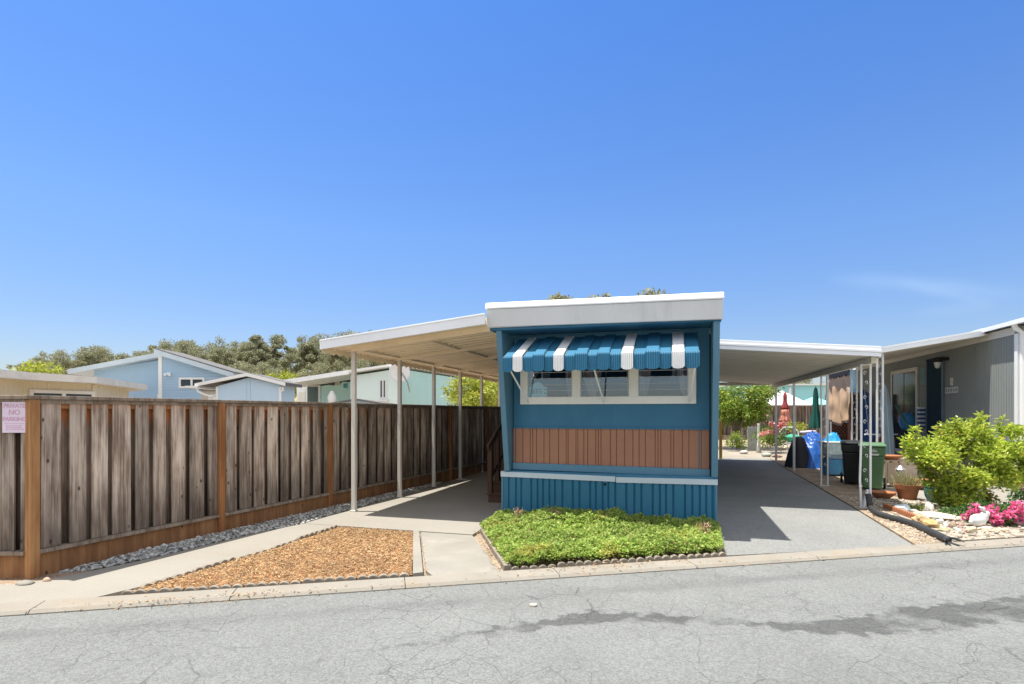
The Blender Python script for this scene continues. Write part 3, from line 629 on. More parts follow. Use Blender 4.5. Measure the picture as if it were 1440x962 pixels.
fs += [(0, n_, 3 * n_, 2 * n_), (n_ - 1, 3 * n_ - 1, 4 * n_ - 1, 2 * n_ - 1)]
fs[-1] = (n_ - 1, 3 * n_ - 1, 4 * n_ - 1, 2 * n_ - 1)
rf.add(vs, fs).build('roof', m_tan, cp)
f = MB(); f.prism([(-5.45, CY0 - .035, cz(-5.42) - .025), (-2.66, CY0 - .035, cz(-2.62) - .025), (-2.66, CY0 - .035, cz(-2.62) + .125), (-5.45, CY0 - .035, cz(-5.42) + .12)], (0, .03, 0))
f.prism([(-5.45, CY0 - .045, cz(-5.42) + .105), (-2.66, CY0 - .045, cz(-2.62) + .11), (-2.66, CY0 - .045, cz(-2.62) + .135), (-5.45, CY0 - .045, cz(-5.42) + .13)], (0, .0095, 0))
f.build('fascia', m_whitemetal, cp, bevel=.004)
# scalloped, fluted valance along the low edge
vs, fs = [], []; y = CY0; k = 0; ny = int((CY1 - CY0) / .03)
for i in range(ny + 1):
    yy = CY0 + i * .03; ph = (yy - CY0) / .2; fl = .007 * (1 if i % 2 else -1); sc_ = .035 * abs(math.sin(math.pi * ph))
    vs += [(-5.43 + fl, yy, cz(-5.42) + .1), (-5.43 + fl, yy, 2.628 - sc_)]
fs = [(2 * i, 2 * i + 1, 2 * i + 3, 2 * i + 2) for i in range(ny)]
o = MB().add(vs, fs).build('valance', m_tan, cp); o.modifiers.new('s', 'SOLIDIFY').thickness = .004
posts_y = [8.09, 9.68, 11.26, 12.83, 14.4, 16.0, 17.6, 19.2]
for i, yy in enumerate(posts_y):
    o = MB().box(-5.155, -5.085, yy - .035, yy + .035, .01, cz(-5.12) - .06).box(-5.17, -5.07, yy - .05, yy + .05, .009, .03).build('post', m_post, cp, bevel=.012)
    MB().prism([(-5.14, yy - .045, cz(-5.14) - .06), (-2.71, yy - .045, cz(-2.71) - .06), (-2.71, yy - .045, cz(-2.71) + .043), (-5.14, yy - .045, cz(-5.14) + .043)], (0, .09, 0)).build('rafter', m_tan, cp)
for a_, b_ in zip(posts_y[:-1], posts_y[1:]):
    MB().box(-5.15, -5.09, a_ + .05, b_ - .05, cz(-5.12) - .02, cz(-5.12) + .02).build('edge_beam', m_tan, cp)
for a_, b_ in zip(posts_y[:-1], posts_y[1:]):
    MB().box(-3.9, -3.84, a_ + .05, b_ - .05, cz(-3.87) - .02, cz(-3.87) + .043).build('purlin', m_tan, cp)

# ---------------------------------------------------------------- right carport
m_soff = M('carport_soffit', (.74, .68, .57), .55, .05, .8, 0, 40, .3, stain=(.68, .62, .51), stain_s=.9)
m_wpost = M('ornate_post_paint', (.70, .71, .71), .5, .08, 4, .1, 40, .4, stain=(.42, .40, .38), stain_s=5, stain_lo=.6)
rc = thing('carport', 'white flat carport cover over the dark driveway right of the blue home', 'carport', (3.2, 10.9, 0))
def dz_(x): return 2.785 - .083 * (x - .8)
f = MB(); f.hexa([(.57, 10.47, dz_(.57)), (3.22, 10.47, dz_(3.22)), (3.22, 20.7, dz_(3.22)), (.57, 20.7, dz_(.57)), (.57, 10.47, dz_(.57) + .1), (3.22, 10.47, dz_(3.22) + .1), (3.22, 20.7, dz_(3.22) + .1), (.57, 20.7, dz_(.57) + .1)])
xx = .62
f.build('roof', m_soff, rc)
q = MB()
for i in range(34): q.box(.575, 3.2, 10.6 + i * .3, 10.606 + i * .3, 0, .004)
q.v = [(x, y, dz_(x) - .004 + z * .9) for x, y, z in q.v]; q.build('soffit_seam', M('seam_shade', (.42, .39, .34), .6), rc)
f = MB()
for za, zb, yo in ((-.02, .05, -.03), (.05, .09, -.045), (.09, .15, -.03)):
    f.prism([(.575, 10.45 + yo, dz_(.575) + za), (3.235, 10.45 + yo, dz_(3.235) + za), (3.235, 10.45 + yo, dz_(3.235) + zb), (.575, 10.45 + yo, dz_(.575) + zb)], (0, -yo + .015, 0))
f.build('fascia', m_whitemetal, rc, bevel=.005)
MB().box(3.14, 3.22, 10.6, 20.6, dz_(3.2) - .11, dz_(3.2) - .004).build('edge_beam', m_soff, rc)
MB().box(3.225, 3.25, 10.49, 20.7, dz_(3.34) - .02, dz_(3.34) + .12).build('gutter', m_whitemetal, rc)
MB().box(.6, 3.1, 20.55, 20.65, dz_(1.8) - .12, dz_(1.8) - .01).build('edge_beam', m_soff, rc)
def ornate_post(x, y, zt, parent, w=.13, bar=.03, bend=0.):
    p = MB(); 
    p.tube([(x - w / 2, y, 0.0), (x - w / 2 - bend, y, .5), (x - w / 2, y, 1.2), (x - w / 2, y, zt)], bar * .55, 4); p.tube([(x + w / 2, y, 0.0), (x + w / 2, y, .6), (x + w / 2 , y, zt)], bar * .55, 4)
    p.box(x - w / 2 - .03, x + w / 2 + .03, y - .03, y + .03, .0, .02); p.box(x - w / 2 - .02, x + w / 2 + .02, y - .02, y + .02, zt - .02, zt)
    o = p.build('post', m_wpost, parent)
    sc_ = MB(); z = .35
    while z < zt - .3:
        for sgn in (1, -1):
            pts = []
            for i in range(13):
                a = i / 12 * math.pi * 1.7; r_ = w * .17 * (1 - .45 * i / 12); pts.append((x + sgn * (w * .1 - r_ * math.cos(a) * .9), y, z + (.13 if sgn > 0 else .30) + r_ * math.sin(a) * 1.5))
            sc_.tube(pts, .0055, 4)
        z += .42
    sc_.build('scrollwork', m_wpost, o); return o
ornate_post(3.14, 10.88, dz_(3.14) - .11, rc, .14, .04, .02)
MB().bar((3.09, 10.84, 0), (3.16, 10.85, .33), .045, .03).build('foot_brace', m_wpost, rc)
ornate_post(3.2, 13.9, dz_(3.2) - .11, rc, .13, .04)
MB().box(3.17, 3.23, 17.2, 17.26, 0, dz_(3.2) - .11).build('post', m_wpost, rc, bevel=.006); MB().box(3.17, 3.23, 20.1, 20.16, 0, dz_(3.2) - .11).build('post', m_wpost, rc, bevel=.006)

# ---------------------------------------------------------------- wooden fence
m_board = woodmat('weathered_board', (.55, .455, .37), (.19, .135, .10), tip=(.05, .038, .03), rust=(1.80, .45))
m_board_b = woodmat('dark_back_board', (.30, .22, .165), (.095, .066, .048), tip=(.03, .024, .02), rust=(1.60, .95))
m_cap = woodmat('fence_cap_wood', (.33, .265, .205), (.18, .135, .10), 18, .1, False)
m_orange = woodmat('fresh_orange_wood', (.41, .19, .08), (.27, .115, .045), 14, .15, False)
m_treated = woodmat('treated_post_wood', (.46, .245, .105), (.30, .145, .06), 20, .1, False)
m_kick = woodmat('kick_board_wood', (.34, .175, .08), (.21, .10, .047), 9, .12, True)
def board_fence(name, label, loc, rz_, nb, bay, h=1.825, seed=1, skip_last=0, fm=None, om=None):
    fe = thing(name, label, 'fence', loc, rz_); rr = random.Random(seed)
    for i in range(nb + 1 - skip_last):
        MB().box(i * bay - .045, i * bay + .045, -.075, .018, -.03, h - .045).build('post', om or (m_treated if i == 0 else m_orange), fe, local=True, bevel=.006)
    for i in range(nb):
        x0, x1 = i * bay + .05, (i + 1) * bay - .05
        fb, bb = MB(), MB(); x = x0 + rr.uniform(-.0, .05); gap0 = x0; cut = x0
        while x < x1 - .03:
            wd = rr.uniform(.15, .20); e = min(x + wd, x1); tw = rr.uniform(-.004, .004)
            fb.hexa([(x, -.03 + tw, .275), (e, -.03 - tw, .275), (e, -.012, .275), (x, -.012, .275), (x, -.03 - tw, h - .05), (e, -.03 + tw, h - .05), (e, -.012, h - .05), (x, -.012, h - .05)])
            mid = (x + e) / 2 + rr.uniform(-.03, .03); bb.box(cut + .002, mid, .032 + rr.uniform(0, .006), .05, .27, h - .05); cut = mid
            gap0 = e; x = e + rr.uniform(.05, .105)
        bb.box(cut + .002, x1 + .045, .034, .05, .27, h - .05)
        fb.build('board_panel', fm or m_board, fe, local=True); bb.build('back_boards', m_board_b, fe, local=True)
        MB().box(x0 - .005, x1 + .005, -.0115, .031, h - .135, h - .045).build('top_rail', om or m_orange, fe, local=True)
        MB().box(x0 - .005, x1 + .005, -.07, .045, .235, .272).build('bottom_rail', m_cap, fe, local=True, bevel=.004)
        MB().box(x0 - .005, x1 + .005, -.028, .012, -.03, .233).build('kick_board', om or m_kick, fe, local=True)
        MB().box(x0 - .048 if i else -.08, x1 + .046, -.08, .07, h - .043, h - .005).build('cap_board', m_cap, fe, local=True, bevel=.005)
        MB().box(x0 - .003, x1 + .003, -.045, -.031, h - .085, h - .0445).build('cap_trim', m_cap, fe, local=True)
    return fe
FZ = math.atan2(1, .1)
board_fence('board_fence', 'long weathered board fence with orange posts beside the left carport', (-6.17, 3.95, 0), FZ, 8, 2.165, seed=11)
# short run that turns along the street, out of frame on the left
RET = Vector((-6.26, 3.93, 0)) - Vector((C, S, 0)) * 2.3
fe2 = board_fence('board_fence', 'short weathered fence run carrying the pink sign at far left', RET, TH, 1, 2.41, seed=4, skip_last=1)
sg = spot(20.5, 587, 5.55 - .055)
sign = thing('parking_sign', 'faded pink sign reading PRIVATE NO PARKING on the short fence run', 'sign', sg, TH)
MB().box(-.121, .121, -.002, .002, -.152, .152).build('sign_plate', M('faded_pink_sheet', (.72, .60, .70), .4, .05, 4), sign, local=True)
m_ink = M('faded_red_ink', (.60, .36, .47), .5)
SR = Euler((R(90), 0, TH))
def on_sign(body, size, z, bold=.001): return text_mesh('lettering', body, size, sg + Vector((S * .0035, -C * .0035, z)), SR, m_ink, sign, .0008, bold=bold)
on_sign('PRIVATE', .058, .112); on_sign('NO', .072, .048); on_sign('PARKING', .056, -.018)
q = MB(); q.box(-.10, .10, -.0035, -.0025, -.062, -.058)
rr = random.Random(2)
for z in (-.082, -.100, -.118):
    x = -.085
    while x < .075: e = x + rr.uniform(.012, .035); q.box(x, e, -.0035, -.0025, z - .004, z + .004); x = e + .007
q.build('fine_print', m_ink, sign, local=True)
# ---------------------------------------------------------------- porch steps
m_step = M('brown_stained_wood', (.11, .062, .038), .75, .2, 3, .3, 30, .2, streak=.2)
st = thing('porch_steps', 'dark brown wooden porch steps with handrail at the left side of the blue home', 'steps', (-2.95, 9.6, 0))
q = MB()
for i in range(4):
    y0 = 9.58 + i * .27; z = .18 * (i + 1)
    MB().box(-3.30, -2.62, y0 - .02, y0 + .29, z - .035, z).build('tread', m_step, st, bevel=.005)
    q.box(-3.28, -2.62, y0 + .01, y0 + .035, z - .178, z - .037)
q.build('riser', m_step, st)
MB().box(-3.30, -2.62, 10.68, 12.0, .69, .725).build('landing', m_step, st)
for y, z0, z1 in ((9.63, .18, 1.04), (10.05, .36, 1.30), (10.72, .72, 1.62), (11.9, .0, 1.62)):
    MB().box(-3.295, -3.215, y - .04, y + .04, z0, z1).build('post', m_step, st)
MB().bar((-3.255, 9.50, 1.0), (-3.255, 10.78, 1.66), .045, .11).build('handrail', m_step, st)
MB().bar((-3.255, 9.66, .45), (-3.255, 10.70, 1.0), .035, .07).build('lower_rail', m_step, st)
MB().bar((-3.255, 10.76, 1.62), (-3.255, 11.94, 1.62), .05, .09).build('top_rail', m_step, st)
q = MB()
for i in range(7): q.box(-3.27, -3.24, 9.78 + i * .13 - .015, 9.78 + i * .13 + .015, .5 + i * .069, 1.12 + i * .069)
q.build('balusters', m_step, st)

# ---------------------------------------------------------------- scalloped edging and header strips
m_edge = M('edging_concrete', (.27, .235, .19), .9, .28, 5, .4, 40, .2, fine=.15, stain=(.19, .155, .12), stain_s=4)
def edging(a, b, n, label, group, h=.07, jit=.0):
    """n short scalloped concrete pieces from a to b, each its own thing"""
    a, b = Vector((*a, 0)), Vector((*b, 0)); t = (b - a) / n; L = t.length; ang = math.atan2(t.y, t.x); proto = None
    for i in range(n):
        p = a + t * (i + .5)
        if proto is None:
            q = MB(); ns = max(2, round(L / .11)); w_ = (L - .012) / ns
            for j in range(ns):
                x0 = -L / 2 + .006 + j * w_
                pts = [(x0 + .001, -.024, -.03)] + [(x0 + w_ / 2 - (w_ / 2 - .001) * math.cos(math.pi * k / 8), -.024, h * .45 + h * .55 * math.sin(math.pi * k / 8)) for k in range(9)] + [(x0 + w_ - .001, -.024, -.03)]
                q.prism(pts, (0, .048, 0))
            proto = o = q.build('edging_stone', m_edge, bevel=.006)
        else: o = proto.copy(); COL.objects.link(o)
        o.location = (p.x, p.y, .006 + random.uniform(-.042, -.014)); o.rotation_euler = (R(random.uniform(-5, 5)), 0, ang + R(random.uniform(-2, 2)))
        tag(o, label, 'garden edging', group)
edging((-4.80, 3.80), (-2.56, 5.05), 5, 'scalloped concrete edging along the street side of the wood chip bed', 'street edging of the wood chip bed')
edging((-4.80, 3.98), (-4.65, 5.6), 3, 'scalloped concrete edging between the walkway and the wood chips', 'walkway edging of the wood chip bed')
edging((-4.65, 5.6), (-4.64, 6.9), 3, 'scalloped concrete edging between the walkway and the wood chips', 'walkway edging of the wood chip bed')
edging((-1.66, 5.56), (.56, 6.80), 5, 'scalloped concrete edging between the green ground cover and the kerb', 'edging of the green bed')
o = MB().prism([(-3.46, 6.93, -.02), (-3.38, 6.95, -.02), (-2.46, 5.15, -.02), (-2.54, 5.08, -.02)], (0, 0, .05)).build('header_board', m_conc2, bevel=.005)
tag(o, 'straight concrete header strip between wood chips and grey walk', 'garden edging')
q = MB(); 
for i in range(4):
    a, b = Vector((-2.62, 7.3, -.02)), Vector((-1.72, 5.55, -.02)); p0 = a.lerp(b, i / 4 + .006); p1 = a.lerp(b, (i + 1) / 4 - .006); n_ = Vector((.07, .036, 0)); o = MB().prism([p0, p0 + n_, p1 + n_, p1], (0, 0, .06 + .004 * (i % 2))).build('edging_stone', m_edge, bevel=.006)
    tag(o, 'straight low concrete edging between grey walk and green ground cover', 'garden edging', 'straight edging left of the green bed')

# ---------------------------------------------------------------- green ground cover
JS = [(-1.0 + (x + 1.0) * 1.035, 7.1 + (y - 7.1) * 1.04 if y < 8 else 8.25) for x, y in JUN]
P2 = scatter(JS, 64000); ed = edge_dist(JS, P2)
def hgt(P):
    return np.array([.4 + .5 * mnoise.noise((x * 1.8, y * 1.8, 3)) + .75 * mnoise.noise((x * 5.5, y * 5.5, 1)) + .7 * mnoise.noise((x * 12, y * 12, 7)) for x, y in P])
hh = hgt(P2); top = .04 + (.08 + .085 * np.clip(hh, -.6, 1.6)) * np.clip((ed + .07) / .2, .25, 1) ** .6
back = (P2[:, 1] > 7.55) & (P2[:, 0] < -.75) & (P2[:, 0] > -1.9); top[back] += .06
z = top * (1 - .45 * rng.random(len(P2)) ** 2.2)
sgn = P2 - np.array(JUN).mean(0); up = np.column_stack([sgn * (.55 * np.exp(-ed / .12))[:, None], np.full(len(P2), .45)])
V, F = leaf_verts(np.column_stack([P2, z]), rng.uniform(.022, .048, len(P2)), rng.uniform(.016, .03, len(P2)), up, .9, 0., .5)
m_jun = leafmat('ground_cover_leaf', (.20, .34, .045), (.46, .56, .15), .4, (.42, .30, .12), .07, .5, ((.42, .36, .10), 2.2, .55))
stuff('ground_cover', np_mesh('ground_cover', V, F), m_jun, 'low bright green juniper ground cover in front of the blue home', 'ground cover')
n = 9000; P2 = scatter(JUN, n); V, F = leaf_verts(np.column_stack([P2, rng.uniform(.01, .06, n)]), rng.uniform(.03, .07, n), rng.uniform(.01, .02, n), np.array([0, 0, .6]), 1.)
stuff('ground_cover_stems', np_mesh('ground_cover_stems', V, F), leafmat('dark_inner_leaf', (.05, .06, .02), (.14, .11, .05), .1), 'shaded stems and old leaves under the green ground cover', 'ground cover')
for i, (px, py, lab) in enumerate(((729, 728, 'tan dried seed head standing at the left back of the green ground cover'), (780, 728, 'tan dried sprig behind the middle of the green ground cover'), (992, 752, 'brown dried sprig at the right end of the green ground cover'))):
    b_ = gnd(px, py + 14); n = 90; P = np.column_stack([rng.normal(b_.x, .03, n), rng.normal(b_.y, .03, n), rng.uniform(.12, .26, n)])
    V, F = leaf_verts(P, rng.uniform(.03, .07, n), .012, np.array([0, 0, .8]), .8); o = thing('dried_sprig', lab, 'plant', (b_.x, b_.y, 0))
    V = V - np.array([b_.x, b_.y, 0]); mesh_obj('seed_head', np_mesh('seed_head', V, F), leafmat('dry_sprig', (.45, .28, .16), (.6, .45, .33), .2), o)
    MB().tube([(0, 0, 0), (.01, 0, .3)], .006, 5).build('stem', MATS['brown_stained_wood'], o, local=True)

# ---------------------------------------------------------------- trees
m_bark = M('grey_bark', (.22, .18, .14), .9, .3, 4, .5, 20, .1, streak=.3)
m_euc = leafmat('eucalyptus_leaf', (.16, .185, .105), (.41, .415, .255), .45, (.46, .36, .22), .1)
m_lime = leafmat('lime_leaf', (.20, .26, .025), (.52, .52, .08), .4)
m_citrus = leafmat('citrus_leaf', (.06, .15, .02), (.36, .44, .06), .35, (.45, .42, .06), .06, .35)
def tree_mesh(kind, h, wd, nleaf, seed, mat, lsize, trunk_h=.35, nclump=26, open_=.0, limbs=6):
    """crown and trunk meshes about a base at the origin"""
    rr = np.random.default_rng(seed); ctr, rad = [], []
    tk = MB(); lean = rr.normal(0, .05 * h, 2); tk.tube([(0, 0, -.05), (lean[0] * .3, lean[1] * .3, h * trunk_h * .5), (lean[0], lean[1], h * trunk_h), (lean[0] * 1.3, lean[1] * 1.2, h * .7)], [.035 * h, .026 * h, .02 * h, .008 * h], 8)
    for i in range(limbs):
        a = i * 2.4 + rr.random(); e = Vector((math.cos(a) * wd * rr.uniform(.25, .42), math.sin(a) * wd * rr.uniform(.25, .42), h * rr.uniform(.6, .92))); s0 = Vector((lean[0], lean[1], h * trunk_h * rr.uniform(.7, 1.05)))
        tk.tube([s0, s0.lerp(e, .5) + Vector((0, 0, .05 * h)), e], [.013 * h, .008 * h, .004 * h], 6)
        for k in range(max(1, int(nclump // limbs * (1.7 if kind == 'euc' else 1)))):
            p = s0.lerp(e, rr.uniform(.45, 1.1)) + Vector(rr.normal(0, .10, 3) * [wd, wd, h * .55]); ctr.append(p); rad.append(rr.uniform(.085, .17) * wd * (1 - .35 * open_) * (.66 if kind == 'euc' else 1))
    ctr.append(Vector((lean[0], lean[1], h * .85))); rad.append(.16 * wd)
    global rng
    keep = rng; rng = rr
    P, d = clump_points([c[:] for c in ctr], rad, nleaf, .35, .75)
    V, F = leaf_verts(P, rr.uniform(.6, 1.4, nleaf) * lsize, rr.uniform(.3, .6, nleaf) * lsize, d * .6, .9, .15 if kind != 'euc' else .5)
    rng = keep
    me = np_mesh('crown', V, F); me['top'] = float(np.quantile(V[:, 2], .998)); return me, tk
def plant_tree(name, label, cat, loc, crown, trunk, mats, rz_=0., group=None, scale=1.):
    t = thing(name, label, cat, loc, rz_, group); t.scale = (scale,) * 3
    c = bpy.data.objects.new('crown', crown); COL.objects.link(c); c.parent = t
    if not crown.materials: crown.materials.append(mats[0])
    if isinstance(trunk, MB): trunk = trunk.build('trunk', mats[1], t, local=True, smooth=True).data
    else: k = bpy.data.objects.new('trunk', trunk); COL.objects.link(k); k.parent = t
    return t, trunk
# rising ground behind the houses, where the eucalyptus stand
hv, hf = [], []; nx, ny = 60, 10
for j in range(ny + 1):
    for i in range(nx + 1):
        px = -200 + 900 * i / nx; d = 85 + j * 14; p = spot(px, HOR, d); edge = min(1, (nx - i) / 10, i / 6 + .2); zz = (2.0 * math.sin(min(j / 5, 1) * math.pi / 2) * 3.2 + .8 * mnoise.noise((i * .2, j * .3, 0))) * edge - .1
        if j == 0: zz = -.2
        hv.append((p.x, p.y, zz)); 
for j in range(ny):
    for i in range(nx): a = j * (nx + 1) + i; hf.append((a, a + 1, a + nx + 2, a + nx + 1))
structure(MB().add(hv, hf).build('hill', M('dry_grass_hill', (.36, .27, .10), .95, .25, .25, 0, 40, .1), smooth=True))
euc = []
for i in range(5):
    cm, tk = tree_mesh('euc', 10, (9.5, 8.0, 10, 7.0, 6.0)[i], 10500, 40 + i, m_euc, .30, (.30, .35, .28, .42, .5)[i], (40, 34, 44, 30, 22)[i], (.1, .2, 0, .35, .5)[i], (8, 7, 9, 6, 5)[i]); euc.append([cm, tk])
EL = ['broad grey green eucalyptus', 'rounded olive eucalyptus', 'wide dense eucalyptus', 'open crowned eucalyptus', 'slender airy eucalyptus']
# px of trunk, py of the crown's top, depth, kind
E_T = [(52, 497, 112, 1), (88, 486, 105, 0), (118, 482, 100, 2), (140, 480, 104, 1), (158, 496, 112, 0), (182, 492, 108, 2), (205, 484, 100, 0), (232, 478, 106, 1), (250, 474, 112, 3), (276, 475, 104, 2), (300, 471, 110, 0), (312, 482, 96, 1), (335, 478, 104, 2), (352, 474, 98, 3), (372, 467, 104, 4), (392, 465, 112, 3), (408, 490, 100, 1), (420, 500, 108, 2), (438, 470, 100, 3), (458, 462, 106, 2), (478, 466, 98, 0), (500, 462, 110, 1), (524, 460, 104, 3), (548, 478, 98, 2), (575, 484, 104, 0), (600, 482, 104, 1), (20, 512, 112, 0), (66, 505, 96, 2), (240, 496, 92, 0), (385, 505, 90, 2), (345, 502, 92, 0), (290, 500, 94, 2), (455, 500, 92, 0), (505, 492, 92, 2)]
WHERE = ['left of the cream house roof', 'over the cream house roof vents', 'above the cream house', 'above the cream and blue roofs', 'left of the blue house ridge', 'behind the blue house left slope', 'just left of the blue house ridge', 'just right of the blue house ridge', 'behind the blue gable right slope', 'above the blue house narrow window', 'beyond the right slope of the blue house', 'in front of the dry grass beyond the blue house', 'left above the blue shed', 'above the blue shed peak', 'tallest above the blue shed right slope', 'right of the tallest tree over the shed', 'low above the gap between shed and mint house', 'low above the mint porch roof', 'left of the front carport corner', 'behind the left carport corner', 'behind the white carport fascia', 'peeking above the carport fascia', 'poking over the carport front edge', 'seen under the carport valance', 'behind the first carport post', 'behind the second carport post', 'at the far left behind the lime bush', 'low beside the lime bush at left', 'low behind the blue ridge', 'low behind the lime tree by the shed', 'low behind the blue shed peak', 'low behind the blue gable window', 'low behind the mint porch roof', 'low behind the mint white roof']
for (px, py, d, k), wh in zip(E_T, WHERE):
    b_ = spot(px, HOR, d); topz = EYE + (HOR - py - 7) / FPX * d; zb = max(0, min(4.5, topz - 9)); sc_ = (topz - zb) / euc[k][0]['top']
    t, tk = plant_tree('eucalyptus_tree', EL[k] + ' ' + wh, 'tree', (b_.x, b_.y, zb), euc[k][0], euc[k][1], (m_euc, m_bark), random.uniform(0, 6.28), 'eucalyptus trees on the rise behind the houses', max(sc_, .4)); euc[k][1] = tk
# tree tops behind the blue home
for px, py, d, k, lab in ((762, 422, 50, 4, 'lime tinted tree top just above the left part of the blue home roof'), (838, 420, 62, 3, 'dark tree top just above the middle of the blue home roof'), (914, 411, 60, 3, 'open eucalyptus top above the right part of the blue home roof')):
    b_ = spot(px, HOR, d); topz = EYE + (HOR - py) / FPX * d
    t, tk = plant_tree('eucalyptus_tree', lab, 'tree', (b_.x, b_.y, 0), euc[k][0], euc[k][1], (m_euc, m_bark), k * 1.3, 'tall trees behind the blue home', topz / euc[k][0]['top']); euc[k][1] = tk
lime, ltk = tree_mesh('lime', 4, 3.6, 5200, 77, m_lime, .17, .3, 30)
for px, py, d, lab, rz_ in ((40, 510, 30, 'lime green bush top showing left of the cream house roof', .3), (378, 522, 36, 'small lime green tree top between the shed and the mint house', 1.), (660, 522, 25, 'lime green tree behind the fence under the left carport roof', 2.), (700, 530, 28, 'second lime green tree partly hidden behind the blue home wing', 4.)):
    b_ = spot(px, HOR, d); topz = EYE + (HOR - py) / FPX * d
    t, ltk = plant_tree('lime_tree', lab, 'tree', (b_.x, b_.y, 0), lime, ltk, (m_lime, m_bark), rz_, 'lime green trees', topz / lime['top'])
cit, ctk = tree_mesh('citrus', 3.4, 3.4, 12500, 31, m_citrus, .145, .24, 56)
b_ = spot(1038, HOR, 25.5); plant_tree('citrus_tree', 'bright green leafy tree at the end of the dark driveway', 'tree', (b_.x, b_.y, 0), cit, ctk, (m_citrus, m_bark), .5, None, .93)
b_ = spot(1130, HOR, 46); plant_tree('background_tree', 'green tree above the aqua house seen past the carport posts', 'tree', (b_.x, b_.y, 0), euc[1][0], euc[1][1], (m_euc, m_bark), 1.5, None, .52)
# ---------------------------------------------------------------- houses beyond the fence
def plan(px, d): p = spot(px, HOR, d); return Vector((p.x, p.y, 0))
def wall_box(mb, A, B, t0, t1, z0, z1, o0, o1):
    """box on the wall line A-B between distances t0..t1 along it, o0..o1 metres out towards the viewer"""
    A, B = Vector((A.x, A.y, 0)), Vector((B.x, B.y, 0)); t = (B - A).normalized(); n = Vector((t.y, -t.x, 0))
    if n.dot(-A) < 0: n = -n
    q = [A + t * t0 + n * o0, A + t * t1 + n * o0, A + t * t1 + n * o1, A + t * t0 + n * o1]
    return mb.hexa([p + Vector((0, 0, z0)) for p in q] + [p + Vector((0, 0, z1)) for p in q])
def wall_window(parent, A, B, t0, t1, z0, z1, fm, gm, panes=2, fw=.08, name='window', sill=False):
    f = MB(); wall_box(f, A, B, t0, t1, z0, z0 + fw, .0, .06); wall_box(f, A, B, t0, t1, z1 - fw, z1, .0, .06); w_ = (t1 - t0 - fw) / panes
    for i in range(panes + 1): wall_box(f, A, B, t0 + i * w_, t0 + i * w_ + fw, z0 + fw, z1 - fw, .0, .058)
    fo = f.build(name, fm, parent)
    for i in range(panes):
        p = MB(); wall_box(p, A, B, t0 + i * w_ + fw, t0 + (i + 1) * w_, z0 + fw, z1 - fw, .005, .02); p.build('pane', gm, fo)
    return fo
m_dark = M('dark_glass', (.04, .055, .065), .1, .3, .8, 0, 40, .3)
m_cream = M('cream_siding', (.66, .57, .40), .7, .05, 1.2)
m_creamw = M('cream_white_trim', (.74, .71, .63), .55, .05, 1.5, stain=(.6, .56, .48), stain_s=1.2)
m_blueh = M('sky_blue_siding', (.36, .51, .66), .65, .04, .8)
m_shed = M('pale_blue_siding', (.46, .60, .73), .65, .04, .8)
m_mint = M('mint_siding', (.50, .74, .68), .7, .04, .8)
m_mint_lit = M('lit_mint_siding', (.72, .84, .80), .7, .03, .8)
m_shing = M('grey_shingle', (.16, .155, .15), .9, .25, 6, .5, 30, .1, fine=.3, fscale=30)
m_wroof = M('white_roof_coating', (.74, .73, .70), .6, .06, .6)
m_beige = M('beige_siding', (.50, .45, .36), .7, .05, 1.)
# cream house
W = [plan(-90, 15), plan(33, 19.1), plan(134, 21.2), plan(181, 25.6)]; Bk = [plan(120, 33), plan(-130, 27)]
ch = thing('cream_house', 'cream house with flat white eave and wide window behind the fence at far left', 'house', W[2])
q = MB(); q.prism([p for p in W + Bk], (0, 0, 2.74)); wm = q.build('wall', m_cream, ch)
q = MB()
for a_, b_ in zip(W[:-1], W[1:]):
    L_ = (b_ - a_).length; t = .3
    while t < L_ - .1: wall_box(q, a_, b_, t, t + .018, .2, 2.7, .001, .012); t += .42
q.build('batten', m_creamw, ch)
wall_box(MB(), W[1], W[2], 0, .1, 0, 2.7, 0, .02)
q = MB(); wall_box(q, W[1], W[2], (W[2] - W[1]).length - .12, (W[2] - W[1]).length + .02, 0, 2.7, .013, .035); q.build('corner_trim', m_cream, ch)
wall_window(ch, W[1], W[2], .15, 2.25, 1.3, 2.45, m_creamw, m_dark, 2, .12)
Rf = [plan(-110, 14.6), plan(44, 18.4), plan(136, 20.6), plan(207, 26.6), plan(140, 34), plan(-150, 28)]
q = MB(); q.prism([p + Vector((0, 0, 2.73)) for p in Rf], (0, 0, .25)); q.build('roof', m_creamw, ch)
# blue gabled house, wall lines square to the street view
def local_house(name, label, d, pxc, extra=''):
    return thing(name, label, 'house', plan(pxc, d), TH)
bh = local_house('blue_house', 'sky blue gabled house with white trim and a narrow two pane window', 34, 226)
D_ = 34.; fx = lambda px: (px - 226) / FPX * D_; fz = lambda py: EYE + (HOR - py) / FPX * D_
xl, xr_, zp, zl, zr_ = fx(80), fx(338), fz(500), fz(525), fz(533)
q = MB(); q.prism([(0, 0, 0), (fx(322), 0, 0), (fx(322), 0, fz(527)), (0, 0, fz(500))], (0, 2.2, 0)); q.prism([(fx(110), 1.3, 0), (0, 1.3, 0), (0, 1.3, fz(500)), (fx(110), 1.3, fz(519))], (0, 1.2, 0))
for k in range(18): z = 1.5 + k * .2; 
q.build('wall', m_blueh, bh, local=True)
q = MB(); z = 1.3
while z < fz(503):
    zt_ = min(1, max(0, (fz(500) - z) / (fz(500) - fz(527)))); q.box(.12, fx(322) * min(1, zt_ + .0) if zt_ < 1 else fx(322), -.012, .0, z, z + .015); z += .17
q.build('lap_siding', M('blue_siding_shade', (.30, .44, .59), .65, .04), bh, local=True)
q = MB(); th = .3
q.prism([(-.1, -.5, fz(499) + .02), (fx(334), -.5, fz(532)), (fx(334), -.5, fz(532) + th), (-.1, -.5, fz(499) + th + .02)], (0, 3, 0))
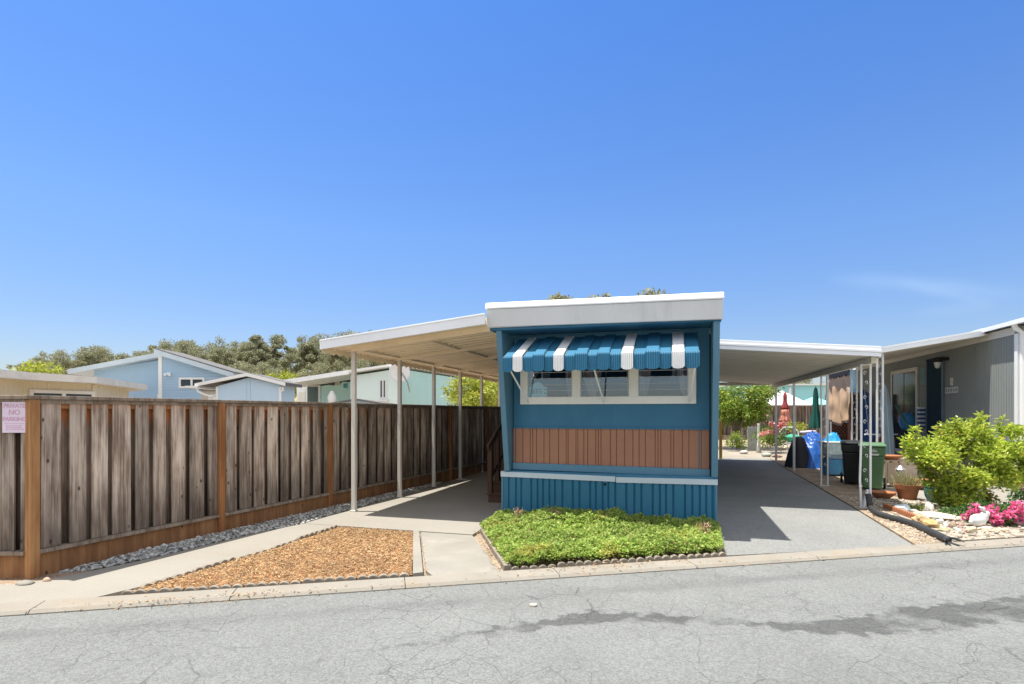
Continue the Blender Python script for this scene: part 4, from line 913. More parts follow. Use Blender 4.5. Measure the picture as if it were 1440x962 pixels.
q.prism([(fx(82), .7, fz(525)), (-.1, .7, fz(499) + .02), (-.1, .7, fz(499) + th + .02), (fx(82), .7, fz(525) + th)], (0, 2, 0)); q.build('roof', M('pale_blue_trim', (.5, .6, .68)), bh, local=True)
q = MB(); q.prism([(-.1, -.52, fz(499) + th + .025), (fx(336), -.52, fz(532) + th + .005), (fx(336), -.52, fz(532) + th + .05), (-.1, -.52, fz(499) + th + .07)], (0, 3, 0)); q.build('shingles', m_shing, bh, local=True)
MB().box(-.12, .1, -.05, .03, 0, fz(501)).build('corner_trim', m_white, bh, local=True)
q = MB()
for k in range(6): q.box(-.34, -.13, .2, .26, 1.7 + k * .18, 1.85 + k * .18)
q.build('white_strips', m_white, bh, local=True)  # short white strips left of the corner trim
f = MB(); x0, x1, z0, z1 = fx(252), fx(288), fz(546), fz(531); f.box(x0, x1, -.06, 0, z0, z0 + .12).box(x0, x1, -.06, 0, z1 - .12, z1)
xm = (x0 + x1) / 2
for xa in (x0, xm - .06, x1 - .12): f.box(xa, xa + .12, -.058, 0, z0 + .12, z1 - .12)
wo = f.build('window', m_white, bh, local=True)
for xa, xb in ((x0 + .12, xm - .06), (xm + .06, x1 - .12)): MB().box(xa, xb, -.03, -.01, z0 + .12, z1 - .12).build('pane', m_dark, wo, local=True)
q = MB(); q.box(fx(235), fx(240), -.06, 0, fz(527), fz(524)); q.tube([(fx(236), -.06, fz(526)), (fx(234), -.2, fz(527.5))], [.05, .09], 8); q.tube([(fx(239), -.06, fz(526)), (fx(241), -.2, fz(527.5))], [.05, .09], 8); q.build('security_light', m_whitemetal, bh, local=True)
q = MB(); q.tube([(fx(131), 3, fz(512)), (fx(131), 3, fz(501))], .12, 10); q.tube([(fx(142), 3, fz(512)), (fx(142), 3, fz(503)), (fx(145), 3, fz(502)), (fx(147), 3, fz(505))], .09, 8); q.build('roof_vent', m_whitemetal, bh, local=True)
q = MB(); q.box(fx(121), fx(127), 2.5, 2.8, fz(511), fz(503)); q.build('metal_vent', M('galvanised', (.5, .5, .5), .4, .1, metal=.6), bh, local=True)
MB().box(fx(190), fx(205), 2.5, 3.2, fz(505), fz(500)).build('skylight', m_whitemetal, bh, local=True)
# small shed in front
sh = thing('pale_blue_shed', 'small pale blue gabled shed with white trim and downpipe behind the fence', 'shed', plan(350, 24), TH)
D_ = 24.; fx = lambda px: (px - 350) / FPX * D_; fz = lambda py: EYE + (HOR - py) / FPX * D_
q = MB(); q.prism([(fx(306), 0, 0), (fx(394), 0, 0), (fx(394), 0, fz(541)), (0, 0, fz(531)), (fx(306), 0, fz(543))], (0, 1.6, 0)); q.build('wall', m_shed, sh, local=True)
q = MB()
for px in (347, 352): q.box(fx(px) - .01, fx(px) + .01, -.012, 0, 0, fz(533))
q.build('groove_trim', M('pale_blue_shade', (.40, .54, .67), .6), sh, local=True)
q = MB(); q.prism([(fx(278), -.25, fz(544)), (0, -.25, fz(529.5)), (fx(404), -.25, fz(543)), (fx(404), -.25, fz(543) + .13), (0, -.25, fz(529.5) + .14), (fx(278), -.25, fz(544) + .13)], (0, .05, 0)); q.build('bargeboard', m_white, sh, local=True)
q = MB(); q.prism([(fx(279), -.2, fz(544)), (0, -.2, fz(529.5)), (fx(404), -.2, fz(543)), (fx(404), -.2, fz(543) + .15), (0, -.2, fz(529.5) + .16), (fx(279), -.2, fz(544) + .16)], (0, 1.9, 0)); q.build('roof', m_shing, sh, local=True)
for px in (304, 392.5): MB().box(fx(px), fx(px + 3), -.03, .0, 0, fz(544)).build('corner_trim', m_white, sh, local=True)
q = MB(); q.tube([(fx(280), -.2, fz(546)), (fx(281), -.15, fz(551)), (fx(290), -.08, fz(555)), (fx(303), -.08, fz(559)), (fx(303), -.08, .2)], .045, 8); q.box(fx(266), fx(283), -.3, 1.6, fz(546), fz(543)); q.build('downpipe', m_white, sh, local=True)
q = MB(); q.tube([(fx(400), -.2, fz(545)), (fx(400), -.15, fz(549)), (fx(395.5), -.08, fz(551)), (fx(395.5), -.08, .2)], .04, 8); q.build('downpipe', m_white, sh, local=True)
# strip of beige wall between shed and blue house, and the small grey roof near the mint house
o = thing('beige_shed', 'narrow beige shed corner with a vent grille left of the pale blue shed', 'shed', plan(296, 27.5), TH)
MB().box(-.45, .5, 0, 2, 0, 2.75).build('wall', m_beige, o, local=True)
q = MB()
for k in range(4): q.box(-.1, .3, -.03, 0, 2.2 + k * .09, 2.26 + k * .09)
q.build('vent_grille', m_white, o, local=True); MB().box(-.5, .55, -.1, 2.1, 2.75, 2.82).build('roof', m_shing, o, local=True)
# mint house
A0 = spot(560, HOR, 28); MX, MY = A0.x, A0.y
def my(px, py, Yv):
    xr = (px - 720) / FPX; d = Yv / (xr * S + C); return d * (xr * C - S), EYE + (HOR - py) / FPX * d
mh = thing('mint_house', 'pale mint house with white low roof, open porch and satellite dish', 'house', (MX, MY, 0))
xp, _ = my(493, 580, MY); xl, _ = my(407, 580, MY)
def roof_z(x): return 3.98 + (x - MX) * .118
q = MB(); q.prism([(xp, MY, 0), (MX, MY, 0), (MX, MY, roof_z(MX) - .12), (xp, MY, roof_z(xp) - .12)], (0, 9.5, 0)); q.build('wall', m_mint, mh)
q = MB(); q.prism([(xp + .005, MY - .012, 0), (MX - .01, MY - .012, 0), (MX - .01, MY - .012, roof_z(MX) - .13), (xp + .005, MY - .012, roof_z(xp) - .13)], (0, .01, 0)); q.build('front_wall', m_mint_lit, mh)  # paler mint paints sunlight onto the front wall
q = MB(); q.prism([(xl - .4, MY + 2.2, 0), (xp, MY + 2.2, 0), (xp, MY + 2.2, roof_z(xp) - .12), (xl - .4, MY + 2.2, roof_z(xl) - .13)], (0, 7, 0)); q.build('porch_wall', m_mint, mh)
q = MB(); q.prism([(xl - .5, MY - .45, roof_z(xl - .5)), (MX + .15, MY - .45, roof_z(MX + .15)), (MX + .15, MY - .45, roof_z(MX) + .12), (xl - .5, MY - .45, roof_z(xl - .5) + .17)], (0, 10.2, 0)); q.build('roof', m_wroof, mh)
q = MB(); q.prism([(xl - .5, MY - .5, roof_z(xl - .5) - .08), (xp + .2, MY - .5, roof_z(xp) - .06), (xp + .2, MY - .5, roof_z(xp) + .16), (xl - .5, MY - .5, roof_z(xl - .5) + .15)], (0, .045, 0)); q.build('fascia', m_white, mh)
MB().box(xl - .15, xl + .15, MY - .1, MY + .1, 0, roof_z(xl) - .05).build('porch_post', m_white, mh)
def rect(nm, pa, pb, Yv, mat, par, dep=.05, zz=None):
    (x0, z0), (x1, z1) = my(pa[0], pa[1], Yv), my(pb[0], pb[1], Yv); z0, z1 = sorted((z0, z1)); return MB().box(x0, x1, Yv - dep, Yv, max(z0, .1), z1).build(nm, mat, par)
PY = MY + 2.2
f = rect('window', (418, 575), (430, 544), PY, m_white, mh, .05); rect('pane', (420, 573), (429, 551), PY - .052, m_creamw, f, .01)
f = rect('door_frame', (431, 640), (451, 542), PY, m_white, mh, .06)
(x0, z0), (x1, z1) = my(433.5, 640, PY), my(448, 544, PY); MB().box(x0, x1, PY - .09, PY - .062, .1, z1).build('sliding_door', M('dark_green_grey', (.10, .14, .12), .3), mh)
rect('wall_notice', (464.5, 542), (471, 537), PY, M('dark_notice', (.10, .08, .07), .6), mh, .04); rect('wall_notice', (471.5, 542), (478.5, 536), PY, m_beige, mh, .04)
f = rect('window', (481.5, 546.5), (489, 537), PY, m_mint, mh, .05); rect('pane', (483, 545.5), (488, 539), PY - .052, M('teal_pane', (.08, .28, .32), .2), f, .01)
x0, z0 = my(534, 561, MY); x1, z1 = my(544.5, 533, MY)
f = MB(); f.box(x0, x1, MY - .08, MY - .013, z0, z0 + .08).box(x0, x1, MY - .08, MY - .013, z1 - .08, z1)
xm = (x0 + x1) / 2
for xa in (x0, xm - .03, x1 - .07): f.box(xa, xa + .07, MY - .078, MY - .013, z0 + .08, z1 - .08)
f.box(x0 - .05, x1 + .1, MY - .14, MY - .013, z0 - .1, z0 - .02)
wo = f.build('window', m_white, mh)
for xa, xb in ((x0 + .07, xm - .03), (xm + .04, x1 - .07)): MB().box(xa, xb, MY - .05, MY - .03, z0 + .08, z1 - .08).build('pane', M('grey_pane', (.12, .14, .16), .15), wo)
# satellite dish on the corner of the mint house
dx, dzz = my(562, 523, MY - .5)
q = MB(); bm_pts = [(0, 0)]; 
vs, fs = [(0, .16, 0)], []
for r_i in range(1, 6):
    for j in range(20):
        a = j / 20 * 6.2832; r_ = .52 * r_i / 5; vs.append((r_ * math.cos(a), .16 - .16 * (r_i / 5) ** 2, r_ * 1.05 * math.sin(a)))
for j in range(20): fs.append((0, 1 + j, 1 + (j + 1) % 20))
for r_i in range(4):
    for j in range(20): a_ = 1 + r_i * 20 + j; b_ = 1 + r_i * 20 + (j + 1) % 20; fs.append((a_, b_, b_ + 20, a_ + 20))
rot = Euler((R(22), 0, R(18))).to_matrix(); vs = [rot @ Vector(v) + Vector((dx, MY - .5, dzz)) for v in vs]
o = q.add(vs, fs).build('satellite_dish', m_whitemetal, mh, smooth=True); o.modifiers.new('s', 'SOLIDIFY').thickness = .02
MB().tube([(dx, MY - .35, dzz), (dx + .3, MY - .25, dzz - .5), (dx + .32, MY - .05, dzz - 1.0)], .035, 8).build('dish_arm', M('grey_metal', (.35, .36, .37), .4, metal=.5), mh)
for px, py in ((425, 527), (467, 523), (536, 514.5), (547, 513)):
    Yv = MY + 2.5; x, z = my(px, py, Yv); z = roof_z(x) + .2
    tag(MB().box(x - .28, x + .28, Yv - .15, Yv + .15, z - .1, z + .06).build('roof_tile', M('terracotta', (.42, .16, .08), .8, .1)), 'terracotta tile lying as a weight on the white roof of the mint house', 'tile', 'loose tiles on the mint house roof')
o = thing('grey_gable_shed', 'low grey gable roof just showing over the fence before the mint house', 'shed', plan(502, 20), TH)
D_ = 20.; fx = lambda px: (px - 502) / FPX * D_; fz = lambda py: EYE + (HOR - py) / FPX * D_
MB().prism([(fx(470), 0, 0), (fx(534), 0, 0), (fx(534), 0, 1.95), (0, 0, fz(563)), (fx(470), 0, 1.95)], (0, 2, 0)).build('wall', m_shed, o, local=True)
MB().prism([(fx(464), -.2, 1.93), (0, -.2, fz(562.5)), (fx(540), -.2, 1.93), (fx(540), -.2, 1.99), (0, -.2, fz(560.5)), (fx(464), -.2, 1.99)], (0, 2.4, 0)).build('roof', m_shing, o, local=True)
wsp = spot(467, 564, 29); o = thing('garden_statue', 'white garden ornament on the mint house porch above the fence', 'ornament', (wsp.x, wsp.y, 0), TH)
MB().lathe([(.25, 0), (.3, 1.2), (.16, 1.9), (.2, 2.2), (.24, 2.45), (.1, 2.75), (.02, 2.8)], (0, 0, 0), 12).build('figure', m_white, o, local=True, smooth=True)
# ---------------------------------------------------------------- grey house on the right
m_grey = M('grey_siding', (.235, .255, .245), .7, .06, 1.2, .05, 40, .3)
m_greyt = M('light_trim', (.60, .58, .52), .6, .05, 2)
GX, GY = 6.9, 14.2
gh = thing('grey_house', 'grey sided house with covered porch and navy door at right edge', 'house', (GX, GY, 0))
MB().box(GX, GX + 4.5, GY, 25, 0, 3.42).build('wall', m_grey, gh)
q = MB(); y = GY + .1
while y < 24.8: q.box(GX - .007, GX, y, y + .075, .05, 3.32); y += .1
q.build('siding', m_grey, gh)
MB().box(GX - .03, GX - .008, GY + .05, 24.9, 3.30, 3.46).build('frieze_trim', m_greyt, gh)
q = MB(); q.box(GX - .06, GX + .12, GY - .12, GY - .005, 0, 3.3); q.tube([(GX - .12, GY - .1, 3.52), (GX - .10, GY - .14, 3.40), (GX + .0, GY - .18, 3.3), (GX + .0, GY - .18, .1)], .05, 8); q.build('downpipe', m_white, gh)
f = MB(); f.prism([(GX - .2, 12.6, 3.47), (GX + 4.7, 12.6, 4.3), (GX + 4.7, 12.6, 4.38), (GX - .2, 12.6, 3.56)], (0, 13, 0)); rf = f.build('roof', m_whitemetal, gh)
MB().prism([(GX - .1, GY - .05, 3.43), (GX + 4.5, GY - .05, 3.43), (GX + 4.5, GY - .05, 4.2)], (0, .04, 0)).build('gable', m_grey, gh)
# porch cover, its posts
f = MB(); f.hexa([(4.5, 15.2, 3.05), (6.86, 15.2, 3.42), (6.86, 25, 3.42), (4.5, 25, 3.05), (4.5, 15.2, 3.11), (6.72, 15.2, 3.465), (6.72, 25, 3.465), (4.5, 25, 3.11)]); po = f.build('porch_roof', m_soff, gh)
f = MB(); f.prism([(4.45, 15.17, 3.03), (6.75, 15.17, 3.40), (6.75, 15.17, 3.53), (4.45, 15.17, 3.16)], (0, .026, 0)); f.prism([(4.45, 15.16, 3.13), (6.75, 15.16, 3.50), (6.75, 15.16, 3.54), (4.45, 15.16, 3.17)], (0, .0095, 0)); f.build('porch_fascia', m_whitemetal, po)
MB().box(4.44, 4.49, 15.2, 25, 3.02, 3.14).build('porch_gutter', m_whitemetal, po)
for y in (15.35, 17.35, 20.): ornate_post(4.73, y, 3.07, po, .12, .05)
def wallrect(nm, pa, pb, mat, par, dep=.05, xo=0.):
    """a box on the wall plane X = GX"""
    r_ = []
    for px, py in (pa, pb):
        xr = (px - 720) / FPX; d = (GX - xo) / (xr * C - S); r_.append((d * (xr * S + C), EYE + (HOR - py) / FPX * d))
    (ya, za), (yb, zb) = r_; ya, yb = sorted((ya, yb)); za, zb = sorted((za, zb)); return (ya, yb, max(za, .05), zb)
ya, yb, za, zb = wallrect('', (1255, 519), (1292, 640), None, None)
zb = 3.0; f = MB(); xo = GX - .05
f.box(xo, GX - .008, ya, yb, za, za + .1).box(xo, GX - .008, ya, yb, zb - .11, zb).box(xo, GX - .008, ya, ya + .1, za + .1, zb - .11).box(xo, GX - .008, yb - .1, yb, za + .1, zb - .11)
win2 = f.build('window', m_greyt, gh); ym = (ya + yb) / 2
for a_, b_ in ((ya + .1, ym - .02), (ym + .02, yb - .1)): MB().box(GX - .03, GX - .012, a_, b_, za + .1, zb - .11).build('pane', m_dark, win2)
MB().box(GX - .04, GX - .009, ym - .02, ym + .02, za + .1, zb - .11).build('mullion', m_dark, win2)
ya, yb, za, zb = wallrect('', (1306, 502), (1327, 640), None, None); zb = 3.15
MB().box(GX - .04, GX - .008, ya, yb, .05, zb).build('door', M('navy_door', (.010, .035, .06), .75, .1, spec=.1), gh)
q = MB(); q.box(GX - .055, GX - .008, ya - .09, ya - .002, .05, zb).box(GX - .055, GX - .008, yb + .002, yb + .07, .05, zb); q.build('door_trim', M('navy_trim', (.10, .14, .17), .5), gh)
q = MB(); yl = ya - .28; q.box(GX - .22, GX - .008, yl - .05, yl + .05, 3.02, 3.1); q.lathe([(.03, .30), (.1, .27), (.13, .18), (.12, .16), (.02, .16)], (GX - .25, yl, 2.82), 8); o = q.build('porch_light', M('black_metal', (.015, .015, .016), .45), gh)
MB().lathe([(.03, .0), (.06, .03), (.085, .155)], (GX - .25, yl, 2.82), 8).build('lamp_glass', M('frosted_glass', (.55, .55, .52), .25), o); 
MB().box(GX - .04, GX - .008, yl - .28, yl - .18, 2.35, 2.55).build('meter_box', m_greyt, gh)
ya, yb, za, zb = wallrect('', (1330, 551), (1348, 546.5), None, None)
pn = MB().box(GX - .02, GX - .008, ya, yb, 2.15, 2.31).build('number_plate', M('plate_grey', (.50, .52, .50), .5), gh)
q = MB()
for i in range(5): yy = ya + (yb - ya) * (i + .5) / 5; q.box(GX - .022, GX - .0195, yy - .035, yy + .03, 2.19, 2.27)
q.build('number_tile', M('plate_dark', (.16, .17, .17), .5), pn)
MB().box(GX - .03, GX - .008, 18.62, 19.0, 2.45, 2.95).build('wall_hanging', M('teal_hanging', (.12, .22, .25), .6, .2), gh)

# ---------------------------------------------------------------- things on and by the porch
def lying(px, py): p = gnd(px, py); return p
def surfboard(name, label, cat, p, h, w_, mat, tilt, rz_, stripe=None):
    t = thing(name, label, cat, p, rz_)
    out = []
    for i in range(25):
        a = i / 24; z = h * a; r_ = w_ / 2 * (math.sin(math.pi * min(1, a * .94 + .06)) ** .45 if a < .995 else .03); out.append((r_, z))
    pts = [(r_, 0, z) for r_, z in out] + [(-r_, 0, z) for r_, z in reversed(out)]
    q = MB().prism(pts, (0, .06, 0)); M4 = Matrix.Rotation(tilt, 4, 'X'); q.v = [tuple(M4 @ Vector(v)) for v in q.v]; q.build('deck', mat, t, local=True, bevel=.02)
    q = MB().prism([(-.012, -.008, .05), (.012, -.008, .05), (.012, -.008, h * .985), (-.012, -.008, h * .985)], (0, .006, 0)); q.v = [tuple(M4 @ Vector(v)) for v in q.v]; q.build('stringer', stripe or m_white, t, local=True)
    return t
p = plan(1254, 15.0); surfboard('surfboard', 'pale blue surfboard standing behind the front porch post', 'surfboard', p, 2.42, .5, M('pale_blue_board', (.45, .62, .75), .35), R(-4), TH + .5)
p = plan(1227, 16.0); surfboard('surfboard', 'dark blue surfboard with white rim behind the green bin', 'surfboard', p, 2.35, .46, M('deep_blue_board', (.06, .15, .42), .35), R(-8), TH + .1)
def heap_cloth(name, label, cat, ctr, sx, sy, h, mat, seed, folds=7, n=64):
    """draped sheet over a lumpy heap: several sharp peaks joined by taut creases"""
    rr_ = random.Random(seed); pk = [(rr_.uniform(-.55, .55), rr_.uniform(-.4, .4), rr_.uniform(.6, 1.)) for _ in range(5)] + [(-.1, 0, 1.)]
    vs, fs = [], []
    for j in range(n + 1):
        r_ = j / n
        for i in range(n):
            a = i / n * 2 * math.pi; fold = 1 + .10 * r_ * math.sin(a * folds + seed) + .12 * r_ * mnoise.noise((math.cos(a) * 3, math.sin(a) * 3, seed))
            x, y = math.cos(a) * r_ * fold, math.sin(a) * r_ * fold
            z = math.log(sum(math.exp(7 * (k - .62 * math.hypot(x - u_, y - w_))) for u_, w_, k in pk)) / 7 * .8 * (1 - r_ ** 3.5)
            z += (.16 * abs(mnoise.noise((x * 3 + seed, y * 3 + a, 2.))) + .05 * mnoise.noise((x * 9, y * 9, seed))) * (1 - r_ ** 6)
            vs.append((x * sx, y * sy, max(z * h * (1 - r_ ** 8), .004)))
    for j in range(n):
        for i in range(n): a_ = j * n + i; b_ = j * n + (i + 1) % n; fs.append((a_, b_, b_ + n, a_ + n))
    o = MB().add(vs, fs).build(name, mat, None, smooth=True); o.location = ctr; return tag(o, label, cat)
m_tarp = M('blue_tarp', (.02, .11, .42), .35, .15, 3, .3, 6, .5)
p = lying(1141, 658); heap_cloth('tarpaulin', 'royal blue tarpaulin draped over a heap beside the driveway post', 'tarpaulin', (p.x + .12, p.y + .35, 0), .74, .6, 1.2, m_tarp, 2)
p = lying(1118, 657); q = MB(); q.lathe([(.36, 0), (.34, .1), (.28, .4), (.2, .7), (.13, .88), (.04, .92)], (0, 0, 0), 40); q.v = [(x * (1 + .12 * math.sin(7 * math.atan2(y, x) + z * 2)), y, z) for x, y, z in q.v]
o = q.build('covered_grill', M('black_cover', (.02, .022, .028), .6, .2), None, smooth=True, auto=50); o.location = (p.x + .1, p.y, 0); tag(o, 'black cone shaped cover standing left of the blue tarpaulin', 'cover')
p = plan(1140, 17.4); o = MB().box(-.2, .2, -.16, .16, 0, .09).build('folded_cloth', M('lilac_cloth', (.55, .50, .60), .8, .2, 8), None, bevel=.03); o.location = (p.x - .05, p.y + .1, .98); o.rotation_euler = (0, R(-4), TH); tag(o, 'folded lilac and white cloth lying on top of the blue tarpaulin', 'cloth')
# storage box on a blue cabinet
p = lying(1184, 670); cab = thing('cabinet', 'low blue plastic cabinet with folded blankets under the clear storage box', 'cabinet', (p.x, p.y, 0), TH)
m_cab = M('blue_plastic', (.05, .22, .42), .4, .1)
MB().box(-.34, .30, 0, .42, .04, .44).build('body', m_cab, cab, local=True, bevel=.015); MB().box(-.005, .005, -.004, .0, .06, .42).build('door_gap', M('dark_gap', (.01, .03, .06)), cab, local=True)
o = tag(MB().box(-.36, .32, -.02, .44, .445, .55).build('folded_blanket', M('slate_blanket', (.20, .28, .36), .9, .2, 10), None, bevel=.04), 'folded slate blue blanket lying on the blue cabinet', 'blanket'); o.location = (p.x, p.y, 0); o.rotation_euler = (0, 0, TH)
bx = thing('storage_box', 'clear storage box with white lid resting on the folded blanket', 'storage box', (p.x, p.y, .552), TH)
MB().hexa([(-.34, .0, 0), (.1, .0, 0), (.1, .38, 0), (-.34, .38, 0), (-.37, -.02, .3), (.13, -.02, .3), (.13, .40, .3), (-.37, .40, .3)]).build('tub', M('cloudy_plastic', (.48, .60, .60), .3, .25, 9), bx, local=True, bevel=.02); MB().box(-.39, .15, -.04, .42, .3, .34).build('lid', M('white_lid', (.72, .74, .75), .4), bx, local=True, bevel=.01)
p = lying(1169, 668); jar = thing('globe_lamp', 'cream globe garden lamp on a dark stand beside the blue cabinet', 'lamp', (p.x, p.y - .1, 0)); MB().lathe([(.01, .28), (.09, .31), (.12, .4), (.09, .49), (.01, .52)], (0, 0, 0), 14).build('globe', M('cream_globe', (.62, .54, .30), .5), jar, local=True, smooth=True); MB().lathe([(.09, 0), (.05, .06), (.05, .27), (.08, .285)], (0, 0, 0), 10).build('stand', MATS['black_metal'], jar, local=True)
p = lying(1196, 675); o = MB(); 
for i in range(5): o.lathe([(.05, 0), (.085, .04), (.05, .085)], (0, 0, i * .088), 10)
o = o.build('stacked_pots', M('pale_pots', (.55, .55, .53), .6, .2), None); o.location = (p.x + .05, p.y, 0); tag(o, 'short stack of pale pots between the blue cabinet and the black bin', 'pot stack')
p = spot(1171, 612, 14.6); o = heap_cloth('plastic_sheet', 'bright blue plastic sheet bunched up on the lid of the storage box', 'plastic sheet', (p.x, p.y, .895), .2, .16, .26, M('bright_blue_plastic', (.03, .30, .62), .35, .15), 5)
# hanging cloth and shade at the porch edge
def hanging(name, label, cat, x, y0, y1, zt, zb, mat, seed, scal=0., nz=16, ny=40, amp=.04):
    vs, fs = [], []
    for j in range(nz + 1):
        t = j / nz
        for i in range(ny + 1):
            u_ = i / ny; bot = zb + scal * abs(math.sin(u_ * math.pi * 9)) + (.18 * mnoise.noise((u_ * 3, seed, 0)) if not scal else 0); z = zt + (bot - zt) * t; sag = .1 * math.sin(u_ * math.pi) * t if not scal else 0
            vs.append((x + amp * t * math.sin(u_ * 19 + seed + 2 * t) + amp * mnoise.noise((u_ * 5, t * 3, seed)), y0 + (y1 - y0) * (u_ + (u_ - .5) * .12 * (t - .5) + .02 * math.sin(t * 9 + u_ * 7)), z - sag))
    for j in range(nz):
        for i in range(ny): a_ = j * (ny + 1) + i; fs.append((a_, a_ + 1, a_ + ny + 2, a_ + ny + 1))
    o = MB().add(vs, fs).build(name, mat, None, smooth=True); o.modifiers.new('s', 'SOLIDIFY').thickness = .006; return tag(o, label, cat)
hanging('tan_drape', 'tan cloth hung along the porch edge above the blue tarpaulin', 'cloth', 4.62, 17.3, 19.5, 2.72, 1.42, M('tan_cloth', (.50, .34, .22), .85, .12, 3, .3, 20), 3, amp=.06)
hanging('shade_cloth', 'dark grey shade strip with scalloped hem above the tan cloth', 'shade', 4.60, 17.3, 19.6, 3.02, 2.66, M('charcoal_shade', (.06, .06, .075), .8, .1), 1, .06, 6, 90, .01)
# red brown lattice railing
m_red = M('redwood_stain', (.24, .095, .055), .75, .15, 3, .2, 30)
def lattice(label, px0, px1, py_top, d, zb, name='lattice_panel'):
    a_, b_ = plan(px0, d), plan(px1, d); w_ = (b_ - a_).length; zt = EYE + (HOR - py_top) / FPX * d; t = thing(name, label, 'lattice', a_, TH)
    q = MB(); q.box(0, .07, -.03, .03, 0, zt).box(w_ - .07, w_, -.03, .03, 0, zt).box(.07, w_ - .07, -.025, .025, zt - .08, zt).box(.07, w_ - .07, -.025, .025, zb - .08, zb).box(.07, w_ - .07, -.024, .024, zb + .45, zb + .52); q.build('frame', m_red, t, local=True)
    q = MB(); st_ = .13; k = -int((zt - zb) / st_)
    while k * st_ < w_:
        for sg_ in (1, -1):
            pts = []
            x = k * st_; xa, za = x, zb; xb, zb2 = x + (zt - zb), zt
            if xa < .07: za += .07 - xa; xa = .07
            if xb > w_ - .07: zb2 -= xb - (w_ - .07); xb = w_ - .07
            if xb > xa + .02:
                y_ = .006 * sg_; (q.bar((xa, y_, za), (xb, y_, zb2), .01, .03, (0, 1, 0)) if sg_ > 0 else q.bar((w_ - xa, y_, za), (w_ - xb, y_, zb2), .01, .03, (0, 1, 0)))
        k += 1
    q.build('lattice_slats', m_red, t, local=True)
lattice('tall red brown lattice panel behind the black bin', 1194, 1221, 552, 18.6, .5)
o = MB().prism([(0, 0, 0), (1.65, 0, 0), (1.65, 0, 2.3), (.8, 0, 2.3), (.8, 0, 1.28), (0, 0, 1.28)], (0, .06, 0)).build('shade_board', M('deck_shade_dark', (.05, .03, .022), .8, .2), None); q_ = plan(1164, 20.3); o.location = q_; o.rotation_euler = (0, 0, TH); tag(o, 'added dark board standing in for shade behind the lattice panels', 'screen')  # dark board added to stand for the shade behind the lattice
lattice('low red brown lattice railing under the tan cloth', 1166, 1195, 586, 19.6, .35)

# ---------------------------------------------------------------- wheelie bins
def wheelie_bin(label, px, py, col, rz_, marks=True):
    p = lying(px, py); t = thing('wheelie_bin', label, 'bin', (p.x, p.y + .28, 0), rz_, None); mt = M(label[:10].replace(' ', '_') + '_plastic', col, .45, .08, 2, .05, 60, .45)
    def ring(z0, a0, b0, z1, a1, b1): a0, a1 = a0 * .88, a1 * .88; return [(-a0, -b0, z0), (a0, -b0, z0), (a0, b0, z0), (-a0, b0, z0), (-a1, -b1 - .04 * 0, z1), (a1, -b1, z1), (a1, b1, z1), (-a1, b1, z1)]
    MB().hexa(ring(.05, .20, .23, .74, .245, .31)).hexa(ring(.741, .262, .325, .93, .272, .335)).build('body', mt, t, local=True, bevel=.025)
    q = MB(); q.hexa(ring(.934, .285, .36, .965, .285, .36)); q.hexa(ring(.966, .28, .35, 1.0, .22, .27)); q.build('lid', mt, t, local=True, bevel=.02)
    MB().tube([(-.24, .40, .93), (.24, .40, .93)], .018, 8).build('handle', mt, t, local=True)
    for s_ in (-1, 1):
        MB().tube([(s_ * .20, .25, .12), (s_ * .245, .25, .12)], .12, 16).build('wheel', MATS['black_metal'], t, local=True)
    if marks:
        q = MB()
        for k in range(5):
            a = R(40 + k * 25); c0 = Vector((.02, -.336, .80)); q.bar(c0 + Vector((math.cos(a) * .03, 0, math.sin(a) * .03)), c0 + Vector((math.cos(a) * .085, 0, math.sin(a) * .085)), .012, .003, (0, 1, 0))
        q.box(-.06, .12, -.337, -.333, .775, .785); q.box(-.05, .11, -.337, -.333, .757, .765); q.build('emblem', m_white, t, local=True)
    return t
wheelie_bin('green wheelie bin with white emblem behind the ornate post', 1233, 691, (.085, .18, .085), -.28)
wheelie_bin('black wheelie bin standing left of the green bin', 1205, 683, (.012, .014, .013), -.22, False)

# ---------------------------------------------------------------- pots
m_terra = M('terracotta_clay', (.36, .15, .075), .8, .15, 4, .15, 40, .2)
def pot(name, label, px, py, prof, mat, cat='flower pot'):
    p = lying(px, py); t = thing(name, label, cat, (p.x, p.y, 0)); MB().lathe(prof, (0, 0, 0), 24).build('bowl', mat, t, local=True, smooth=True, auto=35); return t, p
t, p = pot('flower_pot', 'terracotta flower pot holding a pale spiky plant', 1276, 702, [(.14, 0), (.185, .20), (.205, .20), (.215, .28), (.19, .28), (.17, .22), (.01, .21)], m_terra)
n = 260; P = np.column_stack([rng.normal(0, .07, n), rng.normal(0, .07, n), np.full(n, .22)]); V, F = leaf_verts(P, rng.uniform(.15, .38, n), .012, np.column_stack([P[:, 0] * 6, P[:, 1] * 6, np.full(n, 1.3)]), .35)
mesh_obj('spiky_plant', np_mesh('spiky_plant', V, F), leafmat('pale_spike', (.28, .28, .12), (.48, .44, .25), .3), t)
pot('clay_saucer', 'wide terracotta bowl on the ground beside the green bin', 1241, 701, [(.10, 0), (.22, .10), (.235, .13), (.215, .125), (.1, .03), (.01, .025)], m_terra, 'bowl')
t, p = pot('glazed_pot', 'teal glazed pot at the left foot of the yellow green shrub', 1319, 707, [(.14, 0), (.20, .12), (.215, .22), (.20, .28), (.22, .31), (.19, .31), (.17, .25), (.01, .24)], M('teal_glaze', (.05, .19, .21), .12, .25, 5, 0, 40, .6), 'flower pot')
V, F = leaf_verts(np.column_stack([rng.normal(0, .1, 120), rng.normal(0, .1, 120), np.full(120, .28)]), rng.uniform(.08, .2, 120), .04, np.array([0, 0, 1.2]), .7); mesh_obj('herb', np_mesh('herb', V, F), m_citrus, t)
